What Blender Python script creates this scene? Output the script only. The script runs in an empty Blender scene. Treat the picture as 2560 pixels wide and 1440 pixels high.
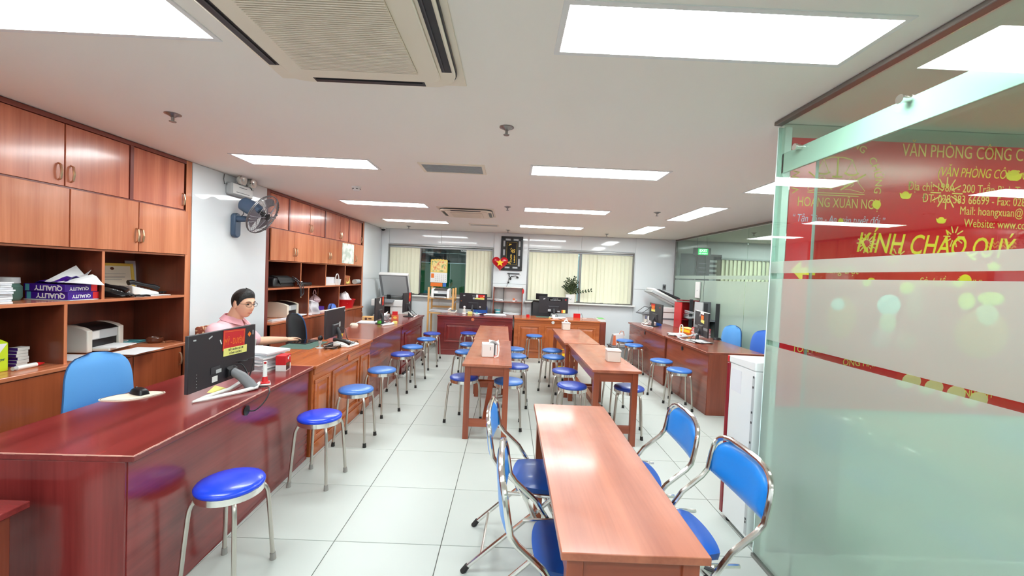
import bpy, bmesh, math, random
from math import sin, cos, pi, radians as rad
from mathutils import Matrix, Vector
random.seed(7)
SC = bpy.context.scene
COL = SC.collection

# ------------------------------------------------------------------ camera, world, exposure
cam_d = bpy.data.cameras.new('camera')
cam = bpy.data.objects.new('camera', cam_d)
COL.objects.link(cam)
def cam_axes(pitch, roll, yaw):
    f = Vector((sin(yaw)*cos(pitch), cos(yaw)*cos(pitch), -sin(pitch)))
    r = Vector((cos(yaw), -sin(yaw), 0)); u = r.cross(f)
    c, s = cos(roll), sin(roll)
    return c*r + s*u, -s*r + c*u, f
_r, _u, _f = cam_axes(.0296272, .04285, .0059542)
cam.matrix_world = Matrix(((_r.x, _u.x, -_f.x, 0), (_r.y, _u.y, -_f.y, 0), (_r.z, _u.z, -_f.z, 1.53365), (0, 0, 0, 1)))
cam_d.sensor_fit = 'HORIZONTAL'; cam_d.sensor_width = 36.0
cam_d.lens = 1019.34/2560*36.0
cam_d.clip_start = .05; cam_d.clip_end = 100
SC.camera = cam

world = bpy.data.worlds.new('world'); SC.world = world
world.use_nodes = True
bg = world.node_tree.nodes['Background']
bg.inputs[0].default_value = (.30, .36, .42, 1); bg.inputs[1].default_value = 2.0

SC.view_settings.view_transform = 'Standard'
SC.view_settings.look = 'None'
SC.view_settings.gamma = 1.0
SC.view_settings.use_curve_mapping = False
SC.view_settings.exposure = 0.86
PANEL_LIGHT = 16.0
SC.cycles.max_bounces = 9
SC.cycles.transparent_max_bounces = 16
SC.cycles.caustics_reflective = False
SC.cycles.caustics_refractive = False
SC.cycles.sample_clamp_indirect = 8.0

# ------------------------------------------------------------------ materials
def lin(c):
    return tuple(((v/255)/12.92 if v/255 <= .04045 else ((v/255+.055)/1.055)**2.4) for v in c)
def rgba(c): return (*lin(c), 1)
def newmat(name):
    m = bpy.data.materials.new(name); m.use_nodes = True
    nt = m.node_tree; b = nt.nodes['Principled BSDF']
    return m, nt, b
def mat(name, c, rough=.5, metal=0, spec=.5, coat=0, noise=0, nscale=30, bump=0, emit=0, alpha=1, sheen=0):
    m, nt, b = newmat(name)
    b.inputs['Base Color'].default_value = rgba(c)
    b.inputs['Roughness'].default_value = rough
    b.inputs['Metallic'].default_value = metal
    b.inputs['Specular IOR Level'].default_value = spec
    b.inputs['Coat Weight'].default_value = coat
    b.inputs['Coat Roughness'].default_value = .08
    b.inputs['Sheen Weight'].default_value = sheen
    if emit:
        b.inputs['Emission Color'].default_value = rgba(c); b.inputs['Emission Strength'].default_value = emit
    if noise or bump:
        tc = nt.nodes.new('ShaderNodeTexCoord'); n = nt.nodes.new('ShaderNodeTexNoise')
        n.inputs['Scale'].default_value = nscale; n.inputs['Detail'].default_value = 5
        nt.links.new(tc.outputs['Object'], n.inputs['Vector'])
        if noise:
            r = nt.nodes.new('ShaderNodeValToRGB')
            l = lin(c)
            r.color_ramp.elements[0].color = (*[v*(1-noise) for v in l], 1)
            r.color_ramp.elements[1].color = (*[min(1, v*(1+noise)) for v in l], 1)
            nt.links.new(n.outputs[0], r.inputs[0]); nt.links.new(r.outputs[0], b.inputs['Base Color'])
        if bump:
            bp = nt.nodes.new('ShaderNodeBump'); bp.inputs['Strength'].default_value = bump; bp.inputs['Distance'].default_value = .01
            nt.links.new(n.outputs[0], bp.inputs['Height']); nt.links.new(bp.outputs[0], b.inputs['Normal'])
    return m
def wood(name, dark, light, axis='z', rough=.28, scale=2.2, coat=.35, wear=0):
    """lacquered veneer: long streaks along AXIS, varying from board to board"""
    m, nt, b = newmat(name)
    N = nt.nodes.new; L = nt.links.new
    tc = N('ShaderNodeTexCoord'); oi = N('ShaderNodeObjectInfo'); mp = N('ShaderNodeMapping')
    sc = {'x': (.18, 4, 4), 'y': (4, .18, 4), 'z': (4, 4, .18)}[axis]
    mp.inputs['Scale'].default_value = sc
    mul = N('ShaderNodeMath'); mul.operation = 'MULTIPLY'; mul.inputs[1].default_value = 37.0
    cmb = N('ShaderNodeCombineXYZ')
    L(oi.outputs['Random'], mul.inputs[0])
    for i in range(3): L(mul.outputs[0], cmb.inputs[i])
    L(cmb.outputs[0], mp.inputs['Location']); L(tc.outputs['Object'], mp.inputs['Vector'])
    n1 = N('ShaderNodeTexNoise'); n1.inputs['Scale'].default_value = scale; n1.inputs['Detail'].default_value = 7; n1.inputs['Distortion'].default_value = .35
    n2 = N('ShaderNodeTexNoise'); n2.inputs['Scale'].default_value = scale*9; n2.inputs['Detail'].default_value = 4
    L(mp.outputs[0], n1.inputs['Vector']); L(mp.outputs[0], n2.inputs['Vector'])
    r = N('ShaderNodeValToRGB'); r.color_ramp.elements[0].position = .3; r.color_ramp.elements[1].position = .72
    r.color_ramp.elements[0].color = rgba(dark); r.color_ramp.elements[1].color = rgba(light)
    mix = N('ShaderNodeMix'); mix.data_type = 'FLOAT'; mix.inputs[0].default_value = .22
    L(n1.outputs[0], mix.inputs[2]); L(n2.outputs[0], mix.inputs[3]); L(mix.outputs[0], r.inputs[0])
    col = r.outputs[0]
    if wear:
        n3 = N('ShaderNodeTexNoise'); n3.inputs['Scale'].default_value = 5; n3.inputs['Detail'].default_value = 6
        L(tc.outputs['Object'], n3.inputs['Vector'])
        rr = N('ShaderNodeMapRange'); rr.inputs[1].default_value = .45; rr.inputs[2].default_value = .7
        rr.inputs[3].default_value = rough; rr.inputs[4].default_value = rough+wear
        L(n3.outputs[0], rr.inputs[0]); L(rr.outputs[0], b.inputs['Roughness'])
    else:
        b.inputs['Roughness'].default_value = rough
    L(col, b.inputs['Base Color'])
    b.inputs['Coat Weight'].default_value = coat; b.inputs['Coat Roughness'].default_value = .12
    return m
def glass_clear(name, tint=(236, 246, 240), f0=.06):
    m, nt, b = newmat(name); nt.nodes.remove(b)
    N = nt.nodes.new; L = nt.links.new
    out = nt.nodes['Material Output']
    lw = N('ShaderNodeLayerWeight'); lw.inputs[0].default_value = .5
    pw = N('ShaderNodeMath'); pw.operation = 'POWER'; pw.inputs[1].default_value = 4.0
    mr = N('ShaderNodeMapRange'); mr.inputs[3].default_value = f0; mr.inputs[4].default_value = 1
    t = N('ShaderNodeBsdfTransparent'); t.inputs[0].default_value = rgba(tint)
    g = N('ShaderNodeBsdfGlossy'); g.inputs['Roughness'].default_value = .01
    mx = N('ShaderNodeMixShader')
    L(lw.outputs['Facing'], pw.inputs[0]); L(pw.outputs[0], mr.inputs[0]); L(mr.outputs[0], mx.inputs[0])
    L(t.outputs[0], mx.inputs[1]); L(g.outputs[0], mx.inputs[2]); L(mx.outputs[0], out.inputs[0])
    return m
def frosted(name, c, see=.5, rough=.35):
    """etched film: part of the light scatters in the film, part passes through blurred"""
    m, nt, b = newmat(name); nt.nodes.remove(b)
    N = nt.nodes.new; L = nt.links.new
    out = nt.nodes['Material Output']
    d = N('ShaderNodeBsdfDiffuse'); d.inputs[0].default_value = rgba(c)
    tr = N('ShaderNodeBsdfTranslucent'); tr.inputs[0].default_value = rgba(c)
    m1 = N('ShaderNodeMixShader'); m1.inputs[0].default_value = .35
    L(d.outputs[0], m1.inputs[1]); L(tr.outputs[0], m1.inputs[2])
    rf = N('ShaderNodeBsdfRefraction'); rf.inputs['IOR'].default_value = 1.02; rf.inputs['Roughness'].default_value = rough
    rf.inputs[0].default_value = rgba((240, 248, 242))
    m2 = N('ShaderNodeMixShader'); m2.inputs[0].default_value = see
    L(m1.outputs[0], m2.inputs[1]); L(rf.outputs[0], m2.inputs[2])
    g = N('ShaderNodeBsdfGlossy'); g.inputs['Roughness'].default_value = .18
    lw = N('ShaderNodeLayerWeight'); lw.inputs[0].default_value = .5
    pw = N('ShaderNodeMath'); pw.operation = 'POWER'; pw.inputs[1].default_value = 4.0
    mr = N('ShaderNodeMapRange'); mr.inputs[3].default_value = .04; mr.inputs[4].default_value = .8
    m3 = N('ShaderNodeMixShader')
    L(lw.outputs['Facing'], pw.inputs[0]); L(pw.outputs[0], mr.inputs[0]); L(mr.outputs[0], m3.inputs[0])
    L(m2.outputs[0], m3.inputs[1]); L(g.outputs[0], m3.inputs[2]); L(m3.outputs[0], out.inputs[0])
    return m

M = {}
M['ceiling'] = mat('ceiling_paint', (249, 244, 236), .95, spec=.1)
M['tile'] = mat('floor_tile', (190, 196, 191), .34, noise=.035, nscale=2.6, spec=.4)
M['grout'] = mat('grout', (104, 102, 98), .9)
M['wall'] = mat('wall_white', (228, 231, 233), .6)
M['panel'] = mat('glossy_wall_panel', (229, 233, 236), .06, spec=.5)
M['white'] = mat('white_plastic', (236, 236, 234), .4)
M['offwhite'] = mat('warm_white_plastic', (222, 219, 210), .42)
M['cream'] = mat('cream_plastic', (242, 231, 212), .5)
M['creamdark'] = mat('dark_cream_grille', (176, 156, 132), .6)  # darker cream for the backing behind the grille slats
M['grey'] = mat('grey_plastic', (120, 122, 126), .45)
M['lightgrey'] = mat('light_grey_plastic', (184, 188, 190), .42)
M['darkgrey'] = mat('dark_grey_plastic', (62, 62, 66), .4)
M['black'] = mat('black_plastic', (26, 26, 29), .35)
M['blackmatte'] = mat('black_rubber', (22, 22, 23), .7)
M['monback'] = mat('monitor_back', (44, 42, 47), .42, noise=.05, nscale=8)
M['screen'] = mat('dark_screen', (14, 16, 20), .12)
M['chrome'] = mat('chrome', (236, 233, 229), .14, metal=1)
M['steel'] = mat('brushed_steel', (200, 194, 186), .3, metal=1)
M['handle'] = mat('brass_nickel_handle', (212, 182, 150), .28, metal=1)
M['alu'] = mat('aluminium', (150, 148, 146), .35, metal=1)
M['track'] = mat('dark_track', (126, 118, 112), .5, metal=.3)
M['rubber'] = mat('foot_rubber', (38, 36, 36), .7)
M['rubbergrey'] = mat('foot_rubber_grey', (150, 146, 142), .6)
M['royal'] = mat('royal_blue_vinyl', (16, 66, 222), .27, coat=.2, bump=.03, nscale=220)
M['steelblue'] = mat('steel_blue_vinyl', (58, 116, 196), .32, coat=.15, bump=.03, nscale=220)
M['navy'] = mat('dark_blue_vinyl', (40, 72, 172), .3, coat=.2, bump=.03, nscale=220)
M['padblue'] = mat('bright_blue_vinyl', (22, 142, 240), .32, coat=.15)
M['seatblue'] = mat('seat_blue_vinyl', (28, 92, 188), .34, coat=.12)
M['chairblue'] = mat('sky_blue_fabric', (92, 160, 226), .85, sheen=.2, bump=.08, nscale=300)
M['chairblue2'] = mat('blue_fabric', (60, 112, 208), .85, sheen=.2, bump=.08, nscale=300)
M['red'] = mat('red_plastic', (206, 26, 34), .35)
M['redmat'] = mat('red_card', (206, 30, 36), .6)
M['darkred'] = mat('dark_red_gloss', (134, 18, 34), .25)
M['yellow'] = mat('yellow_print', (248, 216, 40), .6)
M['gold'] = mat('gold_print', (240, 206, 96), .55)
M['orangeprint'] = mat('orange_print', (236, 120, 40), .6)
M['paleyellow'] = mat('pale_yellow_card', (238, 232, 132), .6)
M['paper'] = mat('paper', (238, 240, 242), .75)
M['paper2'] = mat('paper_grey', (222, 224, 230), .75)  # slightly greyer paper tone, alternates with white in the piles
M['purple'] = mat('purple_wrapper', (66, 24, 140), .35)
M['lime'] = mat('lime_card', (198, 222, 40), .45)
M['teal'] = mat('teal_folder', (98, 186, 196), .5)
M['green'] = mat('green_plastic', (88, 190, 70), .4)
M['darkgreen'] = mat('dark_green_mat', (70, 104, 94), .6)
M['orange'] = mat('terracotta_orange', (222, 116, 74), .55)
M['brown'] = mat('brown_plastic', (92, 48, 30), .25)
M['leather'] = mat('tan_leather', (176, 104, 68), .55)
M['fanblue'] = mat('slate_blue_plastic', (72, 92, 118), .35)
M['fangrey'] = mat('grey_mauve_blade', (110, 104, 112), .4)
M['wire'] = mat('fan_wire', (120, 116, 118), .35, metal=.6)
M['pine'] = mat('pine_wood', (222, 172, 108), .5, noise=.08, nscale=6)
M['blind'] = mat('cream_blind', (242, 241, 216), .8, noise=.03, nscale=2)
M['green_out'] = mat('green_shutter', (34, 150, 98), .5)
M['grey_out'] = mat('grey_render', (84, 86, 88), .8, noise=.1, nscale=2)
M['leaf'] = mat('dark_leaf', (46, 62, 40), .4, noise=.3, nscale=14)
M['stem'] = mat('stem_green', (84, 104, 58), .6)
M['skin'] = mat('skin', (238, 186, 156), .5, noise=.02, nscale=8)
M['hair'] = mat('black_hair', (20, 17, 17), .5, bump=.4, nscale=90)
M['shirt'] = mat('pink_shirt', (242, 192, 200), .8, noise=.03, nscale=7, bump=.5)
M['shirtedge'] = mat('pink_collar', (226, 166, 176), .8)
M['trouser'] = mat('dark_trousers', (44, 46, 58), .85)
M['lip'] = mat('lips', (196, 112, 100), .5)
M['eye'] = mat('dark_eye', (30, 22, 20), .2)
M['patterned'] = mat('patterned_seat', (150, 92, 60), .8)
M['bag'] = mat('thin_plastic_bag', (232, 226, 228), .35, bump=.3, nscale=18)
M['pinkbag'] = mat('pink_plastic_bag', (222, 190, 196), .35, bump=.3, nscale=18)
M['whitegrey'] = mat('fridge_white', (232, 235, 236), .3)
M['aqua'] = mat('aqua_acrylic', (232, 252, 248), .2)
M['banner'] = mat('banner_red', (224, 32, 46), .22)
M['exit'] = mat('exit_green', (30, 170, 90), .4, emit=1.2)
M['exitwhite'] = mat('exit_letters', (210, 255, 225), .4, emit=2.0)
M['diffuser'] = mat('lit_diffuser', (244, 252, 252), .5, emit=PANEL_LIGHT)
M['glass'] = glass_clear('clear_glass')
M['winglass'] = glass_clear('window_glass', (200, 214, 208), .08)
M['frost'] = frosted('frosted_film', (222, 238, 228), .5, .2)
M['frostfar'] = frosted('frosted_film_far', (206, 222, 210), .3, .3)
M['acrylic'] = glass_clear('thin_acrylic', (244, 250, 248), .05)
# woods: cab = cabinets, mah = dark mahogany, ora = orange brown, tab = table tops
for ax in 'xyz':
    M['cab_'+ax] = wood('cabinet_veneer_'+ax, (176, 94, 60), (226, 146, 104), ax, .26)
    M['cabd_'+ax] = wood('cabinet_dark_veneer_'+ax, (112, 50, 44), (146, 74, 62), ax, .3)
    M['mah_'+ax] = wood('mahogany_'+ax, (104, 32, 32), (150, 56, 54), ax, .2)
    M['mahb_'+ax] = wood('brown_mahogany_'+ax, (112, 52, 38), (158, 80, 58), ax, .26)
    M['ora_'+ax] = wood('orange_veneer_'+ax, (164, 82, 40), (208, 118, 66), ax, .22)
    M['tab_'+ax] = wood('table_veneer_'+ax, (152, 80, 57), (194, 116, 85), ax, .3, wear=.16)
    M['leg_'+ax] = wood('table_leg_wood_'+ax, (132, 58, 34), (172, 88, 54), ax, .32)

# ------------------------------------------------------------------ mesh builder
class MB:
    def __init__(s): s.v = []; s.f = []
    def quad(s, *p): return s.add(p, [(0, 1, 2, 3)])
    def add(s, vs, fs, mtx=None):
        b = len(s.v)
        s.v += [tuple(mtx @ Vector(p)) if mtx else tuple(p) for p in vs]
        s.f += [tuple(b+i for i in f) for f in fs]
        return s
    def box(s, x0, y0, z0, x1, y1, z1, mtx=None):
        return s.add([(x0,y0,z0),(x1,y0,z0),(x1,y1,z0),(x0,y1,z0),(x0,y0,z1),(x1,y0,z1),(x1,y1,z1),(x0,y1,z1)],
                     [(0,3,2,1),(4,5,6,7),(0,1,5,4),(1,2,6,5),(2,3,7,6),(3,0,4,7)], mtx)
    def cbox(s, c, d, mtx=None):
        return s.box(c[0]-d[0]/2, c[1]-d[1]/2, c[2]-d[2]/2, c[0]+d[0]/2, c[1]+d[1]/2, c[2]+d[2]/2, mtx)
    def hexa(s, bot, top):
        return s.add(list(bot)+list(top), [(0,3,2,1),(4,5,6,7),(0,1,5,4),(1,2,6,5),(2,3,7,6),(3,0,4,7)])
    def prism(s, poly, z0, z1, mtx=None):
        n = len(poly)
        vs = [(x, y, z0) for x, y in poly]+[(x, y, z1) for x, y in poly]
        fs = [tuple(range(n-1, -1, -1)), tuple(range(n, 2*n))]+[(i, (i+1) % n, n+(i+1) % n, n+i) for i in range(n)]
        return s.add(vs, fs, mtx)
    def lathe(s, prof, seg=24, mtx=None, c=(0, 0)):
        vs = []; fs = []
        for r, z in prof:
            for k in range(seg):
                a = 2*pi*k/seg; vs.append((c[0]+r*cos(a), c[1]+r*sin(a), z))
        for i in range(len(prof)-1):
            for k in range(seg):
                k2 = (k+1) % seg
                fs.append((i*seg+k, i*seg+k2, (i+1)*seg+k2, (i+1)*seg+k))
        if prof[0][0] > 1e-6: fs.append(tuple(range(seg-1, -1, -1)))
        if prof[-1][0] > 1e-6: fs.append(tuple((len(prof)-1)*seg+k for k in range(seg)))
        return s.add(vs, fs, mtx)
    def tube(s, pts, r, seg=8, closed=False, mtx=None):
        pts = [Vector(p) for p in pts]; n = len(pts)
        rs = r if isinstance(r, (list, tuple)) else [r]*n
        vs = []; fs = []; prev = None
        for i, p in enumerate(pts):
            if closed: t = (pts[(i+1) % n]-pts[i-1])
            else: t = pts[min(i+1, n-1)]-pts[max(i-1, 0)]
            t.normalize()
            if prev is None:
                a = Vector((0, 0, 1)) if abs(t.z) < .9 else Vector((1, 0, 0))
                u = t.cross(a).normalized()
            else:
                u = (prev - t*prev.dot(t))
                u = u.normalized() if u.length > 1e-6 else t.orthogonal().normalized()
            prev = u; w = t.cross(u)
            for k in range(seg):
                a = 2*pi*k/seg; vs.append(p+rs[i]*(cos(a)*u+sin(a)*w))
        for i in range(n if closed else n-1):
            j = (i+1) % n
            for k in range(seg):
                k2 = (k+1) % seg
                fs.append((i*seg+k, i*seg+k2, j*seg+k2, j*seg+k))
        if not closed:
            fs.append(tuple(range(seg-1, -1, -1))); fs.append(tuple((n-1)*seg+k for k in range(seg)))
        return s.add(vs, fs, mtx)
    def cyl(s, p0, p1, r, seg=12, r1=None): return s.tube([p0, p1], [r, r if r1 is None else r1], seg)
    def ell(s, c, d, seg=16, rings=10, mtx=None):
        prof = []
        vs = []; fs = []
        for i in range(rings+1):
            a = -pi/2+pi*i/rings
            for k in range(seg):
                b = 2*pi*k/seg
                vs.append((c[0]+d[0]*cos(a)*cos(b), c[1]+d[1]*cos(a)*sin(b), c[2]+d[2]*sin(a)))
        for i in range(rings):
            for k in range(seg):
                k2 = (k+1) % seg
                fs.append((i*seg+k, i*seg+k2, (i+1)*seg+k2, (i+1)*seg+k))
        return s.add(vs, fs, mtx)
    def grid(s, fn, nu, nv, thick=0, mtx=None):
        """sheet fn(u,v)->point; closed slab when THICK"""
        vs = [Vector(fn(i/nu, j/nv)) for j in range(nv+1) for i in range(nu+1)]
        idx = lambda i, j: j*(nu+1)+i
        fs = [(idx(i, j), idx(i+1, j), idx(i+1, j+1), idx(i, j+1)) for j in range(nv) for i in range(nu)]
        if thick:
            n = len(vs); nv_ = []
            for j in range(nv+1):
                for i in range(nu+1):
                    a = vs[idx(min(i+1, nu), j)]-vs[idx(max(i-1, 0), j)]; b = vs[idx(i, min(j+1, nv))]-vs[idx(i, max(j-1, 0))]
                    nn = a.cross(b); nn = nn.normalized() if nn.length > 1e-9 else Vector((0, 0, 1))
                    nv_.append(vs[idx(i, j)]-nn*thick)
            vs += nv_
            fs += [tuple(n+k for k in reversed(f)) for f in fs]
            for i in range(nu):
                fs.append((idx(i+1, 0), idx(i, 0), n+idx(i, 0), n+idx(i+1, 0)))
                fs.append((idx(i, nv), idx(i+1, nv), n+idx(i+1, nv), n+idx(i, nv)))
            for j in range(nv):
                fs.append((idx(0, j), idx(0, j+1), n+idx(0, j+1), n+idx(0, j)))
                fs.append((idx(nu, j+1), idx(nu, j), n+idx(nu, j), n+idx(nu, j+1)))
        return s.add(vs, fs, mtx)

def build(name, mb, m, parent=None, loc=(0, 0, 0), rot=(0, 0, 0), bevel=0, smooth=35, seg=2):
    me = bpy.data.meshes.new(name)
    me.from_pydata(mb.v, [], mb.f); me.update()
    me.materials.append(M[m] if isinstance(m, str) else m)
    if smooth:
        me.shade_smooth(); me.set_sharp_from_angle(angle=rad(smooth))
    o = bpy.data.objects.new(name, me); COL.objects.link(o)
    if isinstance(rot, Matrix):
        o.matrix_basis = Matrix.Translation(loc) @ rot.to_4x4()
    else:
        o.location = loc; o.rotation_euler = rot
    if parent is not None: o.parent = parent
    if bevel:
        b = o.modifiers.new('bevel', 'BEVEL'); b.width = bevel; b.segments = seg; b.limit_method = 'ANGLE'; b.angle_limit = rad(40)
        b.harden_normals = False
    return o
def T(name, label, cat, loc=(0, 0, 0), rz=0, group=None):
    """a thing: an Empty at its base that parents its parts"""
    o = bpy.data.objects.new(name, None); COL.objects.link(o); o.empty_display_size = .1
    o.location = loc; o.rotation_euler = (0, 0, rz)
    return tag(o, label, cat, group)
def tag(o, label, cat, group=None):
    o['label'] = label; o['category'] = cat
    if group: o['group'] = group
    return o
def struct(o): o['kind'] = 'structure'; return o
def dup(root, loc, rz, label=None, group=None, swap=None):
    def cp(o, parent):
        c = o.copy(); COL.objects.link(c); c.parent = parent
        for ch in list(o.children): cp(ch, c)
        return c
    r = root.copy(); COL.objects.link(r)
    for ch in list(root.children): cp(ch, r)
    r.location = loc; r.rotation_euler = (0, 0, rz)
    if label: r['label'] = label
    if group: r['group'] = group
    return r
def basis(right, up, loc=(0, 0, 0)):
    r = Vector(right).normalized(); u = Vector(up).normalized(); n = r.cross(u).normalized(); u = n.cross(r)
    return Matrix(((r.x, u.x, n.x, loc[0]), (r.y, u.y, n.y, loc[1]), (r.z, u.z, n.z, loc[2]), (0, 0, 0, 1)))
def txt(s, size, m, parent, mtx, name='lettering', shear=0, bold=0, align='CENTER', sx=1, ext=.0004):
    cu = bpy.data.curves.new(name, 'FONT'); cu.body = s; cu.size = size; cu.shear = shear; cu.offset = bold*size
    cu.align_x = align; cu.align_y = 'CENTER'; cu.extrude = ext; cu.resolution_u = 3
    ob = bpy.data.objects.new(name, cu)
    me = bpy.data.meshes.new_from_object(ob)
    bpy.data.objects.remove(ob); bpy.data.curves.remove(cu)
    me.materials.clear(); me.materials.append(M[m] if isinstance(m, str) else m); me.name = name
    o = bpy.data.objects.new(name, me); COL.objects.link(o)
    o.matrix_basis = mtx @ Matrix.Diagonal((sx, 1, 1, 1))
    o.parent = parent
    return o
# frame of the room shell: origin in the far left corner, a to the right along the back wall, b away from the camera
TH = rad(-1.45); ORG = Vector((-2.82, 8.885, 0)); EX = Vector((cos(TH), sin(TH), 0)); EY = Vector((-sin(TH), cos(TH), 0))
def S(a, b, z=0): return ORG+a*EX+b*EY+Vector((0, 0, z))
CEIL = 2.45
# ================================================================== SETTING
# floor: grout bed with square tiles
fl = struct(build('floor', MB().box(-3.6, -3.2, -.12, 9.4, 9.6, -.006), 'grout', smooth=0))
tile_me = None
TW = .5993
for i in range(-4, 10):
    for j in range(-4, 11):
        x = -.9252+TW*i; y = 2.2576+.6*j
        if x > 4.0 or x < -3.2: continue
        if tile_me is None:
            t = build('tile', MB().box(.002, .002, -.006, TW-.002, .598, 0), 'tile', fl, bevel=.0015, seg=1, smooth=0); tile_me = t.data
        else:
            t = bpy.data.objects.new('tile', tile_me); COL.objects.link(t); t.parent = fl
            b = t.modifiers.new('bevel', 'BEVEL'); b.width = .0015; b.segments = 1; b.limit_method = 'ANGLE'
        t.location = (x, y, 0)
struct(build('ceiling', MB().box(-3.6, -3.2, CEIL, 9.4, 9.6, CEIL+.15), 'ceiling', smooth=0))

# back wall with two window openings, lined with glossy white panels
RZ = TH
wb = MB()
W1 = (.17, 2.43, 1.03, 2.11); W2 = (3.2, 5.46, 1.01, 2.12)
def wallb(a0, a1, z0, z1): wb.box(a0, .016, z0, a1, .18, z1)
wallb(-.3, W1[0], 0, CEIL); wallb(W1[0], W1[1], 0, W1[2]); wallb(W1[0], W1[1], W1[3], CEIL)
wallb(W1[1], W2[0], 0, CEIL); wallb(W2[0], W2[1], 0, W2[2]); wallb(W2[0], W2[1], W2[3], CEIL)
wallb(W2[1], 12.0, 0, CEIL)
wall_back = struct(build('wall_back', wb, 'wall', loc=S(0, 0), rot=(0, 0, RZ), smooth=0))
cuts = [0, 1.304, 2.45, 3.2, 4.33, 5.47, 6.34]
def pan(par, a0, a1, z0, z1, front=True):
    g = .003
    build('panel', MB().box(a0+g, 0, z0+g, a1-g, .015, z1-g), 'panel', par, bevel=.0015, seg=1, smooth=0)
pan(wall_back, 0, .17, 0, 1.36); pan(wall_back, 0, .17, 1.36, CEIL)
pan(wall_back, .17, 1.304, 0, 1.0); pan(wall_back, 1.304, 2.43, 0, 1.0)
pan(wall_back, .17, 1.304, 2.13, CEIL); pan(wall_back, 1.304, 2.43, 2.13, CEIL)
pan(wall_back, 2.45, 3.18, 0, 1.36); pan(wall_back, 2.45, 3.18, 1.36, CEIL)
pan(wall_back, 3.2, 4.33, 0, .98); pan(wall_back, 4.33, 5.47, 0, .98)
pan(wall_back, 3.2, 4.33, 2.14, CEIL); pan(wall_back, 4.33, 5.47, 2.14, CEIL)
pan(wall_back, 5.49, 6.34, 0, 1.36); pan(wall_back, 5.49, 6.34, 1.36, CEIL)

def window(name, W, split):
    w = struct(T(name, '', ''));  del w['label'], w['category']
    w.location = S(0, 0); w.rotation_euler = (0, 0, RZ)
    a0, a1, z0, z1 = W
    f = MB()
    f.box(a0-.012, -.012, z1-.018, a1+.012, .12, z1+.012); f.box(a0-.012, -.012, z0, a0+.014, .12, z1-.0181); f.box(a1-.014, -.012, z0, a1+.012, .12, z1-.0181)
    for s_ in split: f.box(s_-.022, .06, z0, s_+.022, .11, z1)
    f.box(a0, .06, z0, a1, .11, z0+.04)
    build('window_frame', f, 'alu', w, bevel=.003)
    xs = [a0]+list(split)+[a1]
    for k in range(len(xs)-1):
        build('window_pane', MB().box(xs[k]+.02, .08, z0+.03, xs[k+1]-.02, .086, z1-.02), 'winglass', w, smooth=0)
    build('window_sill', MB().box(a0-.05, -.10, z0-.03, a1+.05, .09, z0), 'white', w, bevel=.006)
    return w
window('window_1', W1, (.84, 1.86)); window('window_2', W2, (4.33,))
# left wall: white pier between the two cabinets, and the stretch to the far corner
def left(x0, x1, z0, z1): return MB().box(x0, .016, z0, x1, .6, z1)
lw = MB(); lw.box(-5.105, .016, 0, -4.0, .62, CEIL); lw.box(-.985, .016, 0, .3, .62, CEIL); lw.box(-12.2, .5, 0, .3, .66, CEIL); lw.box(-12.2, .0, 0, -7.7, .62, CEIL)
wall_left = struct(build('wall_left', lw, 'wall', loc=S(0, 0), rot=(0, 0, RZ+pi/2), smooth=0))
pan(wall_left, -5.105, -4.0, 0, CEIL); pan(wall_left, -.985, 0, 0, 1.36); pan(wall_left, -.985, 0, 1.36, CEIL)
# walls behind the camera and at the far right
struct(build('wall_front', MB().box(-3.6, -3.2, 0, 9.4, -3.05, CEIL), 'wall', smooth=0))
struct(build('wall_right', MB().box(9.25, -3.05, 0, 9.4, 9.6, CEIL), 'wall', smooth=0))

# outside the first window: dark passage with a green shuttered front
ext = T('outside_shop_front', 'dark green panelled front outside behind the left window', 'building', S(.9, 1.3), RZ)
for k in range(9):
    build('panel', MB().box(-1.6+k*.4, 0, 0, -1.21+k*.4, .05, 1.78), 'green_out', ext, bevel=.006)
build('lintel', MB().box(-1.7, -.02, 1.79, 2.1, .08, 2.02), 'grey_out', ext)
build('upper_wall', MB().box(-1.7, .02, 2.03, 2.1, .1, 3.2), 'grey_out', ext)
gr = T('window_grille', 'black steel bar grille across the top of the left window', 'grille', S(1.35, .14, 1.77), RZ)
for k in range(4): build('bar', MB().box(-.52, 0, .02+k*.09, .52, .012, .034+k*.09), 'black', gr)
for k in range(6): build('upright', MB().box(-.5+k*.2, .003, 0, -.488+k*.2, .015, .32), 'black', gr)

# vertical blinds
def blinds(name, label, runs, z0, z1, b=.045, head=None):
    t = T(name, label, 'blind', S(0, 0), RZ)
    h0, h1 = head
    build('headrail', MB().box(h0, b-.02, z1, h1, b+.02, z1+.035), 'lightgrey', t, bevel=.003)
    for a0, a1, tw in runs:
        n = max(2, round((a1-a0)/.085)); w = (a1-a0)/n
        for k in range(n):
            ang = rad(tw+random.uniform(-7, 7))
            m = Matrix.Translation((a0+(k+.5)*w, b+random.uniform(-.004, .004), 0)) @ Matrix.Rotation(ang, 4, 'Z')
            lo = z0+random.uniform(0, .012)
            hw = w*.56
            g = MB().grid(lambda u, v: (-hw+2*hw*u, .006*sin(pi*u), lo+(z1-lo)*v), 4, 1, .0012, m)
            build('slat', g, 'blind', t)
    return t
blinds('vertical_blind', 'cream vertical blind half open around the left window', [(.18, .83, 12), (1.86, 2.42, 14)], 1.05, 2.05, head=(.18, 2.42))
blinds('vertical_blind', 'closed cream vertical blind on window behind the potted plant', [(3.21, 4.27, 10), (4.36, 5.45, 10)], 1.02, 2.07, head=(3.21, 5.45))

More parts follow.
